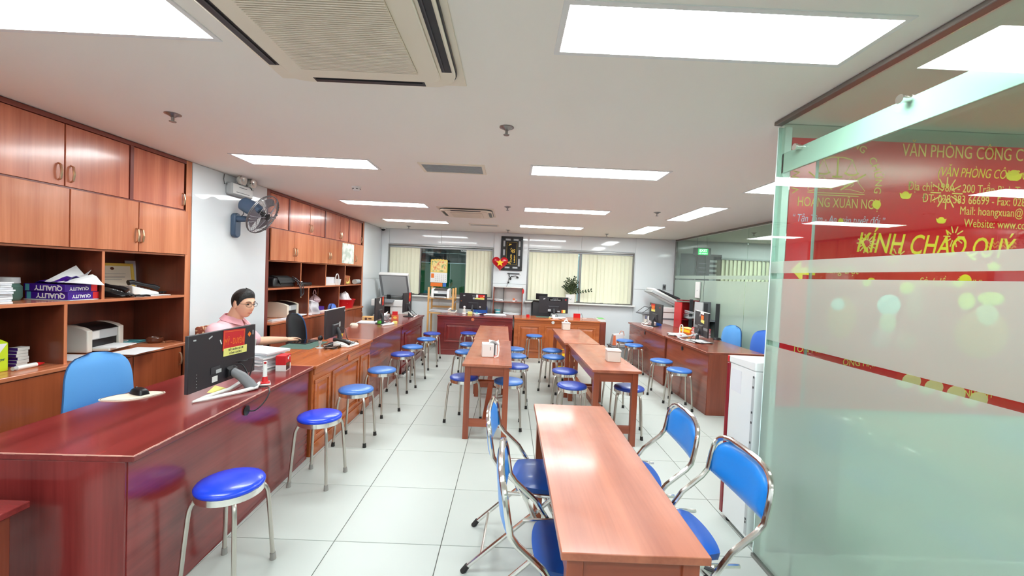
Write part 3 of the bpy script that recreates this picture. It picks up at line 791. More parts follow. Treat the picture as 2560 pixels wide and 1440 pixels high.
table('left far narrow wooden work table before the dark red back desk', -.205, 5.17, rad(.8))
table('right narrow wooden work table carrying the square white tissue box', 1.017, 3.70, rad(.9))
table('right far narrow wooden work table before the light brown back desk', .955, 5.17, rad(.3))

# ------------------------------------------------------------------ stools
def make_stool(cushion, foot, label):
    t = T('round_stool', label, 'stool', (0, 0, 0), 0)
    build('cushion', MB().lathe([(.143, .449), (.149, .456), (.1495, .464), (.143, .473), (.12, .481), (.08, .4865), (.035, .489), (0, .4895)], 40), cushion, t, smooth=60)
    build('seat_rim', MB().lathe([(.02, .418), (.142, .418), (.1465, .421), (.1465, .451), (.142, .453)], 40), 'chrome', t)
    for k in range(4):
        a = k*pi/2
        pts = []
        prof = [(.118, .419), (.128, .421), (.142, .414), (.153, .398), (.160, .376), (.1645, .34), (.175, .22), (.190, .03)]
        for r_, z_ in prof: pts.append((r_*cos(a), r_*sin(a), z_))
        l = build('leg', MB().tube(pts, .0105, 10), 'steel', t)
        build('rubber_foot', MB().tube([(.1895*cos(a), .1895*sin(a), .036), (.1915*cos(a), .1915*sin(a), .018), (.192*cos(a), .192*sin(a), 0)], [.0135, .0145, .016], 10), foot, l)
    return t
SP = {}
def stool(x, y, rz, kind, label):
    if kind not in SP:
        c_, f_ = {'R': ('royal', 'rubbergrey'), 'S': ('steelblue', 'rubber'), 'N': ('navy', 'rubber')}[kind]
        SP[kind] = make_stool(c_, f_, label); s = SP[kind]; s.location = (x, y, 0); s.rotation_euler.z = rz; s['group'] = 'blue round stools'
        return s
    return dup(SP[kind], (x, y, 0), rz, label, 'blue round stools')
for x, y, a, k, lb in (
    (-1.325, 1.975, 40, 'R', 'nearest blue round stool, beside the front dark desk'),
    (-1.33, 2.925, 40, 'R', 'second blue round stool along the left desks, at the end of the dark desk'),
    (-1.33, 3.62, 45, 'S', 'blue round stool third in the left row, before the carved orange desk'),
    (-1.335, 4.37, 20, 'S', 'blue round stool fourth in the left row, where carved and plain desks meet'),
    (-1.345, 5.25, 35, 'N', 'dark blue round stool fifth in the left row, before the plain brown desk'),
    (-1.35, 5.80, 10, 'S', 'blue round stool sixth in the left row, near the desk seam'),
    (-1.30, 6.52, 25, 'S', 'blue round stool seventh in the left row, before the last desk'),
    (-1.33, 7.15, 45, 'N', 'blue round stool farthest in the left row, near the back desk'),
    (-.707, 7.38, 30, 'N', 'blue round stool before the dark red back desk'),
    (.487, 7.40, 30, 'S', 'blue round stool alone before the light brown back desk'),
    (-.431, 4.21, 18, 'N', 'dark blue round stool half under the left table, its aisle side'),
    (.03, 4.12, 45, 'S', 'blue round stool half under the right side of the left table, nearest'),
    (.12, 4.83, 42, 'N', 'blue round stool second along the right side of the left tables'),
    (.12, 5.45, 40, 'S', 'pale blue round stool third along the right side of the left tables'),
    (.11, 5.97, 48, 'S', 'blue round stool last along the right side of the left tables'),
    (-.565, 5.59, 12, 'S', 'blue round stool peeping out left of the far left table'),
    (-.575, 6.20, 60, 'S', 'blue round stool left of the far left table, next to the back desk'),
    (.669, 5.98, 22, 'S', 'blue round stool under the far right table, closest to the yellow basket'),
    (.635, 5.48, 8, 'S', 'blue round stool under the far right table, second from the yellow basket'),
    (.68, 4.68, 35, 'N', 'dark blue round stool left of the right table, behind another'),
    (.667, 4.05, 25, 'N', 'dark blue round stool at the near left corner of the right table'),
    (1.242, 4.06, 30, 'N', 'dark blue round stool at the near right corner of the right table'),
    (1.31, 4.72, 52, 'S', 'blue round stool behind the square tissue box, right of the right table'),
    (2.103, 7.26, 20, 'S', 'blue round stool farthest in the right row'),
    (2.12, 6.78, 42, 'S', 'blue round stool second from the far end of the right row'),
    (2.115, 5.53, 16, 'S', 'blue round stool second from the near end of the right row'),
    (2.13, 4.98, 37, 'S', 'blue round stool nearest in the right row, close to the fridge')):
    stool(x, y, rad(a), k, lb)

# ------------------------------------------------------------------ folding chairs
def folding_chair(label, loc, rz):
    """local +x is forward (towards the table); origin at the floor below the back bend"""
    t = T('folding_chair', label, 'chair', loc, rz, 'blue folding chairs')
    hw = .225; r = .0125
    def back_pt(s):        # s: 0..1 over the arched top, tilted backwards
        return s
    side = [(.385, 0), (.30, .155), (.195, .345), (.165, .41), (.135, .455), (.105, .50), (.055, .545), (.01, .585), (-.015, .62), (-.022, .655), (-.03, .70)]
    top = []
    for k in range(1, 12):
        a = pi*k/12
        c_, s_ = cos(a), sin(a)
        yy = hw*(abs(c_)**.55)*(1 if c_ > 0 else -1)
        zz = .70+.118*(s_**.75)
        top.append((-.03-.028*(s_), yy, zz))
    P_ = [(x, hw, z) for x, z in side]+top+[(x, -hw, z) for x, z in reversed(side)]
    build('front_frame', MB().tube(P_, r, 10), 'chrome', t)
    # back pad: curved cushion hung inside the arch
    def padf(front):
        def fn(u, v):
            yy = (u-.5)*2
            top_z = .70+.108*(max(0, 1-abs(yy)**3.2))**.6
            bot_z = .615-.02*(1-abs(yy)**2)-.0
            z_ = bot_z+(top_z-bot_z)*v
            edge = (1-abs(yy)**6)*(1-abs(2*v-1)**6)
            x_ = -.026-.02*(z_-.62)/.2-.03*(1-yy*yy)
            return (x_+(.022*edge if front else -.006*edge), yy*(hw-.006), z_)
        return fn
    pd = MB().grid(padf(True), 20, 12)
    g2 = MB().grid(padf(False), 20, 12); g2.f = [tuple(reversed(f)) for f in g2.f]
    n = len(pd.v); pd.v += g2.v; pd.f += [tuple(n+i for i in f) for f in g2.f]
    o = build('back_pad', pd, 'padblue', t, smooth=70)
    # seat
    def seatf(u, v):
        U = 2*u-1; yy = (v-.5)*2; kk = 1-.13*U*U*yy*yy; x_ = .27+.19*U*kk; yy *= kk
        w = .19*(1-.12*(1-u))
        rnd = (1-abs(2*u-1)**8)**.5*1.0
        return (x_, yy*w, .445+.016*(1-abs(yy)**4)*(1-abs(2*u-1)**4))
    build('seat', MB().grid(seatf, 16, 12, .03), 'seatblue', t, smooth=60)
    build('seat_rail', MB().tube([(.05, -.19, .425), (.42, -.205, .425), (.43, -.19, .425), (.43, .19, .425), (.42, .205, .425), (.05, .19, .425)], .009, 8), 'chrome', t)
    for s_ in (-1, 1):
        y_ = s_*.195
        l = build('rear_leg', MB().tube([(.30, y_, .42), (.20, y_, .33), (-.13, y_, .028)], .0115, 10), 'chrome', t)
        build('rubber_foot', MB().tube([(-.125, y_, .036), (-.15, y_, 0)], [.014, .016], 10), 'rubber', l)
        build('rubber_foot', MB().tube([(.37, s_*hw, .03), (.388, s_*hw, 0)], [.0145, .016], 10), 'rubber', t)
        build('hinge_bracket', MB().tube([(.155, s_*hw, .425), (.17, s_*(hw-.015), .42), (.20, y_, .425)], .008, 6), 'darkgrey', t)
    build('cross_bar', MB().cyl((-.06, -.195, .09), (-.06, .195, .09), .008, 8), 'chrome', t)
    build('cross_bar', MB().cyl((.335, -hw, .10), (.335, hw, .10), .008, 8), 'chrome', t)
    return t
fc = folding_chair('blue folding chair at the near left of the nearest table', (.055, 1.635, 0), 0)
dup(fc, (-.02, 2.245, 0), rad(-3), 'blue folding chair at the far left of the nearest table')
dup(fc, (1.005, 1.765, 0), rad(180), 'blue folding chair at the near right of the nearest table')
dup(fc, (.965, 2.27, 0), rad(176), 'blue folding chair at the far right of the nearest table')

# ------------------------------------------------------------------ office chairs
def office_chair(label, loc, rz, m, w=.42, zt=.95, zb=.60, shell='black', arms=False, h=None, name='office_chair', inner=None):
    """local -y is the way the sitter faces"""
    t = T(name, label, 'chair', loc, rz)
    def outline(u, v):
        x_ = (u-.5)*2
        zt_ = zb+(zt-zb)*(1-abs(x_)**3.4)**.62 if abs(x_) < 1 else zb
        return x_, zt_
    def mk(off, sgn, bulge):
        def fn(u, v):
            # v along height, width shaped like a rounded arch
            z_ = zb+(zt-zb)*v
            half = w/2*((1-max(0, (v-.4)/.6)**3.2)**.5*.62+.38*(1-.25*max(0, (v-.8)/.2)**2)) * (1.04-.10*v)
            x_ = (u-.5)*2
            edge = (1-abs(x_)**4)*(1-abs(2*v-1)**6)
            return (x_*half, off+sgn*bulge*edge-.03*x_*x_*1.0+.06*(v-.3)**2, z_)
        return fn
    def slab(f0, f1):
        b_ = MB().grid(f0, 14, 16); b2 = MB().grid(f1, 14, 16); b2.f = [tuple(reversed(f)) for f in b2.f]
        n = len(b_.v); b_.v += b2.v; b_.f += [tuple(n+i for i in f) for f in b2.f]; return b_
    build('backrest', slab(mk(.175, -1, .035), mk(.185, 1, .0)), m, t, smooth=60)
    build('back_shell', slab(mk(.188, -1, .0), mk(.195, 1, .03)), shell, t, smooth=60)
    build('seat', MB().grid(lambda u, v: ((u-.5)*.46, -.24+.44*v, .455+.025*(1-abs(2*u-1)**4)*(1-abs(2*v-1)**4)), 12, 12, .05), m, t, smooth=60)
    build('back_bracket', MB().tube([(0, .2, .70), (0, .22, .52), (0, .12, .42), (0, 0, .41)], .02, 8), 'black', t)
    build('column', MB().cyl((0, 0, .10), (0, 0, .41), .025, 12), 'black', t)
    for k in range(5):
        a = 2*pi*k/5+.3
        l = build('base_arm', MB().tube([(.02*cos(a), .02*sin(a), .11), (.23*cos(a), .23*sin(a), .075)], [.024, .016], 8), 'black', t)
        build('castor', MB().cyl((.23*cos(a)-.02*sin(a), .23*sin(a)+.02*cos(a), .03), (.23*cos(a)+.02*sin(a), .23*sin(a)-.02*cos(a), .03), .03, 12), 'black', l)
    if arms:
        for s_ in (-1, 1):
            build('armrest', MB().tube([(s_*.24, .12, .45), (s_*.27, .10, .62), (s_*.27, .0, .655), (s_*.27, -.16, .655), (s_*.27, -.18, .62), (s_*.24, -.16, .44)], .014, 8), 'lightgrey', t)
    return t
office_chair('sky blue rounded office chair behind the front dark desk', (-2.46, 2.57, 0), rad(72), 'chairblue', .35, .925, .55, shell='chairblue')
office_chair('office chair with black shell and blue pad before the second cabinet', (-2.42, 4.97, 0), rad(146), 'chairblue', .42, .985, .55, shell='black')
office_chair('blue office chair half hidden behind the second monitor on the left', (-2.42, 6.05, 0), rad(100), 'chairblue2', .36, 1.01, .60, shell='chairblue2')
office_chair('light blue office chair behind the right counter, beside the stacked folders', (3.25, 6.12, 0), rad(-75), 'chairblue', .38, .925, .55, shell='chairblue')
office_chair('royal blue office chair at the right with white arm rail', (3.26, 5.30, 0), rad(-72), 'chairblue2', .44, .955, .55, shell='chairblue2', arms=True)
office_chair('blue office chair half hidden by the monitor on the dark red back desk', (-.60, 8.55, 0), rad(0), 'chairblue2', .3, .94, .6, shell='lightgrey')
# mesh executive chair at the back right desk
t = T('mesh_chair', 'black mesh office chair with headrest behind the light brown back desk', 'chair', (.66, 8.52, 0), rad(-14))
build('back_frame', MB().tube([(-.19, .1, .62), (-.20, .12, .98), (-.17, .13, 1.02), (.17, .13, 1.02), (.20, .12, .98), (.19, .1, .62)], .018, 8, closed=True), 'black', t)
build('back_mesh', MB().grid(lambda u, v: ((u-.5)*.37, .115+.02*sin(pi*u), .63+.38*v), 6, 6, .004), 'darkgrey', t)
build('headrest', MB().grid(lambda u, v: ((u-.5)*.25+.0, .12-.03*sin(pi*u), 1.06+.125*v), 8, 4, .035), 'black', t)
build('headrest_stem', MB().box(-.02, .125, 1.0, .02, .145, 1.08), 'black', t)
build('seat', MB().grid(lambda u, v: ((u-.5)*.46, -.28+.42*v, .46), 6, 6, .05), 'black', t)
build('column', MB().cyl((0, -.05, .06), (0, -.05, .43), .026, 12), 'black', t)
build('back_spine', MB().tube([(0, .13, .66), (0, .15, .5), (0, 0, .42)], .02, 8), 'black', t)
for k in range(5):
    a = 2*pi*k/5
    build('base_arm', MB().tube([(0, -.05, .09), (.28*cos(a), -.05+.28*sin(a), .03)], [.026, .03], 8), 'black', t)

# ------------------------------------------------------------------ fridge at the booth corner
t = T('fridge', 'white chest fridge with dark red door edge behind the glass booth corner', 'fridge', (GX+.012, 2.375, 0), rad(0))
build('body', MB().box(.0, 0, .03, .56, .27, 1.03), 'whitegrey', t, bevel=.004)
build('lid', MB().hexa([(-.004, -.004, 1.03), (.564, -.004, 1.03), (.564, .29, 1.03), (-.004, .29, 1.03)], [(-.004, -.004, 1.09), (.564, -.004, 1.09), (.564, .29, 1.075), (-.004, .29, 1.075)]), 'whitegrey', t, bevel=.008)
build('door', MB().box(-.004, .272, .03, .564, .305, 1.026), 'darkred', t, bevel=.004)
build('door_top', MB().box(-.004, .272, 1.032, .564, .305, 1.072), 'red', t, bevel=.004)
build('rating_label', MB().box(-.0012, .14, .86, -.0005, .25, 1.0), 'paper2', t, smooth=0)
build('hinge_strip', MB().box(-.002, .0, .05, -.0005, .022, 1.0), 'lightgrey', t, smooth=0)
for z in (.12, .14, .6, .72, .78, .93, .99): build('screw', MB().box(-.005, .007, z, -.001, .015, z+.012), 'darkgrey', t, smooth=0)
for x in (.03, .53):
    for y in (.03, .24): build('foot', MB().cyl((x, y, 0), (x, y, .03), .018, 10), 'black', t)
# red and grey book cases at the far right
t = T('bookcase', 'bright red open bookcase with papers beside the far right copier', 'bookcase', (3.215, 7.57, 0), 0)
build('side_panel', MB().box(0, 0, 0, .02, .32, 1.17), 'red', t, bevel=.003); build('side_panel', MB().box(.38, 0, 0, .40, .32, 1.25), 'red', t, bevel=.003)
build('back_panel', MB().box(.02, .30, 0, .38, .32, 1.17), 'red', t, smooth=0)
for z in (.05, .45, .845, 1.20): build('shelf', MB().box(.02, .01, z, .38, .30, z+.02), 'darkred' if z > .4 else 'red', t, bevel=.002)
for x in (.15, .33): build('upright', MB().box(x, -.012, 0, x+.06, .008, 1.24), 'darkgrey', t, bevel=.002)
o = MB()
for k in range(9): o.cbox((.25+random.uniform(-.02, .02), .12+random.uniform(-.02, .02), .872+k*.012), (.24, .2, .009), Matrix.Translation((.25, .1, .9)) @ Matrix.Rotation(rad(-8+3*k), 4, 'Y') @ Matrix.Translation((-.25, -.1, -.9)))
tag(build('paper_stack', o, 'paper', None, (3.215, 7.53, .02), smooth=0), 'loose white papers lying on the red bookcase shelf', 'papers')
t = T('bookcase', 'grey open bookcase standing right of the red one', 'bookcase', (3.60, 7.35, 0), 0)
t.location = (3.28, 6.88, 0)
build('side_panel', MB().box(0, 0, 0, .02, .3, 1.22), 'lightgrey', t, bevel=.002); build('side_panel', MB().box(.29, 0, 0, .31, .3, 1.22), 'lightgrey', t, bevel=.002)
build('back_panel', MB().box(.02, .28, 0, .29, .3, 1.22), 'grey', t, smooth=0)
for z in (.04, .5, .9): build('shelf', MB().box(.02, .0, z, .29, .28, z+.018), 'grey', t, smooth=0)
for x in (.02, .225): build('upright', MB().box(x, -.012, 0, x+.065, -.001, 1.21), 'darkgrey', t, smooth=0)
# pine shelf by the left window
t = T('pine_shelf', 'pine shelf rack with a printer on top by the left window', 'shelf', (-1.66, 8.30, 0), RZ)
for x in (0, .50):
    for y in (0, .32): build('post', MB().box(x, y, 0, x+.035, y+.03, 1.235 if x == 0 else 1.23), 'pine', t, bevel=.002)
for z in (.2, .70, 1.0): build('shelf', MB().box(.0, .005, z, .535, .345, z+.02), 'pine', t, bevel=.002)
build('rail', MB().box(.035, .325, .80, .5, .34, .84), 'pine', t, smooth=0)
# brown open bookcase
t = T('bookcase', 'open white shelf unit with thin brown sides below the black picture', 'bookcase', (-.335, 8.50, 0), RZ)
for x in (0, .60): build('side_panel', MB().box(x, 0, 0, x+.018, .24, 1.30), 'mahb_z', t, smooth=0)
build('top_panel', MB().box(0, 0, 1.285, .618, .24, 1.303), 'white', t, bevel=.002)
for z in (.06, .40, .70, .975): build('shelf', MB().box(.018, .005, z, .60, .235, z+.016), 'mahb_x', t, smooth=0)
build('divider', MB().box(.205, .1, .08, .215, .235, 1.285), 'darkgrey', t, smooth=0)
build('back_panel', MB().box(.018, .236, .06, .60, .24, 1.285), 'white', t, smooth=0)
# small brown cabinet right of the back desk
t = T('side_cabinet', 'small dark brown cabinet at the right end of the light brown back desk', 'cabinet', (1.755, 7.98, 0), 0)
build('body', MB().box(0, 0, 0, .17, .42, .70), 'mahb_z', t, bevel=.003); build('door', MB().box(.008, -.014, .05, .162, 0, .68), 'mahb_z', t, bevel=.002)
# ================================================================== THINGS
DZ = .745
FACE = TH+pi/2      # things on the left cabinets face the room
def SS(b, a, z): return S(a, b, z+.001)

# ------------------------------------------------------------------ monitors (back towards local -y, screen towards +y)
def monitor(label, loc, rz, w=.55, h=.32, z0=.07, stand='foot', tilt=0, edge='black', flat=False):
    t = T('monitor', label, 'monitor', loc, rz, 'desktop monitors')
    mt = Matrix.Translation((0, 0, z0)) @ Matrix.Rotation(rad(tilt), 4, 'X')
    b_ = MB().hexa([mt @ Vector(p) for p in ((-w/2, -.006, 0), (w/2, -.006, 0), (w/2, .014, 0), (-w/2, .014, 0))], [mt @ Vector(p) for p in ((-w/2, -.006, h), (w/2, -.006, h), (w/2, .014, h), (-w/2, .014, h))])
    build('panel', b_, 'monback', t, bevel=.003)
    build('screen', MB().add([mt @ Vector(p) for p in ((w/2-.008, .0146, .012), (-w/2+.008, .0146, .012), (-w/2+.008, .0146, h-.008), (w/2-.008, .0146, h-.008))], [(0, 1, 2, 3)]), 'screen', t, smooth=0)
    if not flat: build('rear_housing', MB().hexa([mt @ Vector(p) for p in ((-w*.18, -.022, .02), (w*.18, -.022, .02), (w*.2, -.005, .01), (-w*.2, -.005, .01))], [mt @ Vector(p) for p in ((-w*.16, -.022, h*.42), (w*.16, -.022, h*.42), (w*.2, -.005, h*.46), (-w*.2, -.005, h*.46))]), 'monback', t, bevel=.004)
    if edge != 'black':
        build('top_edge', MB().box(-w/2, -.006, 0, w/2, .0142, .006, mt @ Matrix.Translation((0, 0, h))), edge, t, smooth=0)
    if stand == 'foot':
        build('neck', MB().tube([(0, -.045, .008), (0, -.045, z0+.03), (0, -.02, z0+.09)], [.026, .02, .018], 10), 'darkgrey', t)
        build('stand_base', MB().lathe([(.105, 0), (.105, .007), (.095, .011), (.0, .013)], 28, Matrix.Translation((0, -.04, 0))), 'black', t)
    elif stand == 'vee':
        build('neck', MB().tube([(0, -.045, .008), (0, -.045, z0+.03), (0, -.02, z0+.09)], [.024, .02, .018], 10), 'darkgrey', t)
        v_ = MB()
        for s_ in (-1, 1): v_.tube([(0, -.075, .008), (s_*.1, -.02, .008), (s_*.21, .09, .008)], [.012, .011, .008], 8)
        build('stand_base', v_, 'white', t)
    return t, mt, w, h
def card(t, mt, x, z, w, h, m, rot=0, y=-.0075, th=.001, name='note'):
    """flat card stuck on the back of a monitor"""
    mm = mt @ Matrix.Translation((x, y, z)) @ Matrix.Rotation(rad(rot), 4, 'Y')
    return build(name, MB().box(-w/2, -th, -h/2, w/2, 0, h/2, mm), m, t, smooth=0), mm
def cardtext(t, mm, s, size, m, dz=0, dx=0, sx=1, bold=0, y=-.0016):
    return txt(s, size, m, t, mm @ basis((1, 0, 0), (0, 0, 1), (dx, y, dz)), sx=sx, bold=bold)
def cables(t, pts_list, m='black', r=.0035):
    for p in pts_list:
        # smooth polyline
        P_ = [Vector(q) for q in p]; out = []
        for i in range(len(P_)-1):
            p0 = P_[max(i-1, 0)]; p1 = P_[i]; p2 = P_[i+1]; p3 = P_[min(i+2, len(P_)-1)]
            for k in range(5):
                u = k/5
                out.append(.5*((2*p1)+(-p0+p2)*u+(2*p0-5*p1+4*p2-p3)*u*u+(-p0+3*p1-3*p2+p3)*u**3))
        out.append(P_[-1])
        build('cable', MB().tube(out, r, 6), m, t)

t, mt, w, h = monitor('large dark monitor with red name card on front mahogany desk', (-1.738, 2.508, DZ), rad(90), .585, .322, .062, stand='none', flat=True)
c_, mm = card(t, mt, .076, .250, .205, .125, 'redmat', 3, name='name_card')
build('card_border', MB().box(-.095, -.0013, -.055, .095, -.0011, -.052, mm).box(-.095, -.0013, .052, .095, -.0011, .055, mm).box(-.095, -.0013, -.052, -.092, -.0011, .052, mm).box(.092, -.0013, -.052, .095, -.0011, .052, mm), 'orangeprint', c_, smooth=0)
cardtext(t, mm, 'MỸ - DUYÊN', .056, 'orangeprint', -.012, sx=.56, bold=0)
c2, m2 = card(t, mt, .088, .178, .22, .048, 'paleyellow', 2, y=-.0085, name='note')
cardtext(t, m2, 'TIẾP NHẬN HỒ SƠ', .017, 'darkgrey', .010); cardtext(t, m2, 'CÔNG CHỨNG', .017, 'darkgrey', -.012)
card(t, mt, .225, .262, .026, .026, 'orangeprint', 45, name='sticker'); card(t, mt, .262, .27, .006, .03, 'white', 0, name='sticker'); card(t, mt, -.045, .252, .008, .03, 'white', -25, name='tape')
card(t, mt, -.13, .292, .03, .008, 'lightgrey', -25, name='tape'); card(t, mt, -.25, .293, .02, .008, 'lightgrey', 0, name='logo_print')
card(t, mt, -.085, .092, .075, .04, 'darkgrey', 0, name='rating_label'); card(t, mt, -.06, .08, .045, .022, 'lightgrey', 0, y=-.0088, name='rating_label'); card(t, mt, -.09, .038, .045, .034, 'white', 0, name='rating_label')
for k in range(5): card(t, mt, -.232, .025+k*.018, .004, .003, 'lightgrey', 0, name='button_mark')
build('mount_block', MB().hexa([(.0, -.03, .09), (.09, -.03, .09), (.085, -.005, .08), (.005, -.005, .08)], [(.005, -.03, .135), (.085, -.03, .135), (.085, -.005, .15), (.005, -.005, .15)]), 'black', t, bevel=.004)
build('neck', MB().tube([(.045, -.022, .115), (.05, -.075, .085), (.055, -.115, .045), (.06, -.14, .008)], [.026, .03, .032, .036], 14), 'grey', t)
vb = MB().tube([(-.235, .01, .006), (-.18, -.03, .008), (-.03, -.12, .011), (.06, -.165, .016), (.135, -.135, .022)], [.006, .011, .012, .011, .009], 8)
vb.tube([(-.235, .01, .006), (-.16, .0, .010), (.0, -.035, .016), (.20, .01, .02)], [.006, .011, .011, .009], 8)
build('stand_base', vb, 'white', t)
cables(t, [[(.1, -.02, .16), (.16, -.06, .175), (.18, -.07, .16), (.11, -.09, .08), (.06, -.10, .03), (.1, -.15, .008), (.12, -.19, .006), (.09, -.225, .008), (.05, -.252, -.01), (.0, -.255, -.05), (-.06, -.235, -.088), (-.093, -.205, -.08)],
           [(.06, -.02, .155), (.09, -.05, .15), (.1, -.08, .09), (.07, -.1, .05)], [(.08, -.02, .17), (.12, -.045, .165), (.15, -.05, .17)]], r=.004)
# second monitor: on the carved desk
t, mt, w, h = monitor('dark monitor with pale top edge on orange brown carved desk', (-1.80, 4.25, DZ), rad(92), .50, .285, .082, edge='white')
card(t, mt, .06, .12, .04, .05, 'lightgrey', 0, y=-.0225, name='rating_label'); card(t, mt, .235, .25, .012, .02, 'white', 0, name='sticker')
card(t, mt, .10, -.005, .06, .04, 'yellow', 14, y=-.03, name='note'); card(t, mt, .075, .0, .05, .035, 'orangeprint', -10, y=-.029, name='note')
cables(t, [[(.02, -.03, .16), (.08, -.07, .15), (.06, -.1, .06), (.12, -.12, .012), (.2, -.16, .006), (.12, -.2, .006)], [(.0, -.03, .15), (-.02, -.08, .08), (-.1, -.1, .012), (-.18, -.12, .006), (-.1, -.16, .008), (.02, -.14, .006), (-.05, -.1, .01)]])
# third and fourth on the left row
t, mt, w, h = monitor('dark monitor with red square charm in front of left copier, nearer one', (-1.905, 6.03, DZ), rad(95), .56, .325, .065)
card(t, mt, .16, .26, .10, .125, 'redmat', -4, name='charm'); cm, mm = card(t, mt, .16, .275, .06, .06, 'orangeprint', 41, y=-.009, name='charm_print')
card(t, mt, -.02, .27, .05, .09, 'white', 18, name='note'); card(t, mt, -.08, .26, .03, .03, 'white', 0, name='sticker')
cables(t, [[(.0, -.03, .1), (.05, -.08, .09), (.08, -.12, .01), (.14, -.15, .006)], [(.05, -.03, .11), (.12, -.09, .08), (.1, -.12, .01), (.0, -.14, .006)]], 'grey')
t, mt, w, h = monitor('dark monitor with red hanging charm, farthest on left row', (-1.78, 7.15, DZ), rad(86), .44, .33, .085)
card(t, mt, .10, .25, .11, .15, 'redmat', 3, name='charm'); card(t, mt, .10, .25, .06, .06, 'orangeprint', 45, y=-.009, name='charm_print'); card(t, mt, .10, .145, .03, .05, 'white', 0, name='note')
build('stand_base', MB().tube([(-.12, -.16, .008), (.25, -.12, .01)], .01, 8).tube([(-.02, -.03, .09), (.0, -.1, .01)], .012, 8), 'white', t)
cables(t, [[(.05, -.02, .1), (.15, -.05, .09), (.2, -.1, .03), (.22, -.16, .006)], [(.02, -.02, .1), (.0, -.09, .06), (-.08, -.14, .006)]])
# back row
t, mt, w, h = monitor('black monitor with red and yellow cards on the dark red back desk', (-.73, 8.275, DZ), rad(-14), .585, .325, .075)
card(t, mt, .18, .275, .14, .055, 'redmat', 0, name='name_card'); card(t, mt, .19, .255, .08, .02, 'orangeprint', 0, y=-.009, name='card_print'); card(t, mt, .085, .275, .04, .06, 'white', 0, name='note')
card(t, mt, .14, .225, .2, .03, 'paleyellow', 0, name='note'); card(t, mt, .02, .225, .05, .035, 'lightgrey', 0, name='note'); card(t, mt, -.19, .275, .04, .02, 'lightgrey', 0, name='logo_print')
card(t, mt, .02, .275, .07, .016, 'grey', 0, name='logo_print'); card(t, mt, .23, .28, .02, .016, 'white', 0, y=-.009, name='sticker'); card(t, mt, -.25, .16, .02, .01, 'orangeprint', 0, name='sticker'); card(t, mt, .16, .06, .03, .02, 'white', 0, y=-.0225, name='sticker')
t, mt, w, h = monitor('black monitor with dark name plate on light brown back desk', (.90, 8.17, DZ), rad(9), .60, .325, .075)
c_, mm = card(t, mt, .03, .275, .26, .055, 'screen', 0, name='name_plate')
cardtext(t, mm, 'CHUYÊN VIÊN', .018, 'lightgrey', .012); cardtext(t, mm, 'TRẦN MINH NHẬT', .026, 'lightgrey', -.012, bold=.02)
card(t, mt, .245, .275, .025, .025, 'red', 45, name='sticker'); card(t, mt, -.2, .285, .04, .02, 'lightgrey', -15, name='tape')
card(t, mt, .215, .04, .06, .06, 'paleyellow', 0, name='note'); card(t, mt, .18, .04, .03, .055, 'orangeprint', 0, y=-.009, name='note')
card(t, mt, -.09, .06, .06, .045, 'lightgrey', 0, y=-.0225, name='connector_panel'); card(t, mt, .1, .04, .05, .03, 'lightgrey', 0, y=-.0225, name='connector_panel')
cables(t, [[(.02, -.04, .08), (.05, -.1, .06), (.04, -.2, .008), (.02, -.4, .006), (.04, -.50, .0)], [(-.03, -.04, .1), (-.08, -.1, .05), (.0, -.2, .006)]])
# right row
t, mt, w, h = monitor('dark monitor with red and yellow cards on far right counter', (2.615, 7.22, DZ), rad(-91), .66, .325, .08)
card(t, mt, -.13, .285, .2, .06, 'redmat', 0, name='name_card'); card(t, mt, -.12, .25, .16, .07, 'orangeprint', 0, y=-.009, name='card_print'); card(t, mt, -.12, .20, .2, .045, 'paleyellow', 0, name='note'); card(t, mt, .22, .27, .03, .025, 'red', 0, name='sticker'); card(t, mt, -.26, .27, .03, .03, 'white', 0, name='sticker')
cables(t, [[(.05, -.03, .12), (.1, -.1, .1), (.0, -.15, .02), (-.1, -.2, .006)], [(.0, -.03, .1), (-.1, -.1, .08), (-.16, -.17, .006)]])
build('foot_bar', MB().tube([(-.22, -.17, .008), (.0, -.21, .008), (.25, -.12, .008)], [.01, .008, .01], 8), 'white', t)
t, mt, w, h = monitor('dark monitor with pale top edge on near right counter', (2.695, 5.66, DZ), rad(-99), .60, .33, .07, edge='white')
card(t, mt, .05, .315, .15, .03, 'white', 0, y=-.01, name='top_tape'); card(t, mt, .05, .29, .13, .05, 'darkred', 0, name='name_card'); card(t, mt, .06, .255, .12, .055, 'orangeprint', 0, y=-.009, name='card_print'); card(t, mt, .07, .205, .15, .045, 'paleyellow', 4, name='note'); card(t, mt, -.05, .28, .02, .03, 'white', 0, name='sticker')
build('lower_bezel', MB().box(-.3, -.0075, .09, .3, -.0065, .125, mt), 'grey', t, smooth=0)
cables(t, [[(.0, -.03, .1), (.05, -.1, .09), (.1, -.16, .02), (.2, -.18, .006)], [(.02, -.03, .12), (.1, -.08, .1), (.16, -.12, .02), (.1, -.2, .006), (-.05, -.36, .0)]])
build('foot_bar', MB().tube([(-.14, -.27, .01), (.0, -.16, .05), (.08, -.06, .1)], .011, 8).tube([(-.14, -.27, .01), (.1, -.27, .01), (.34, -.17, .012)], .008, 8), 'lightgrey', t)

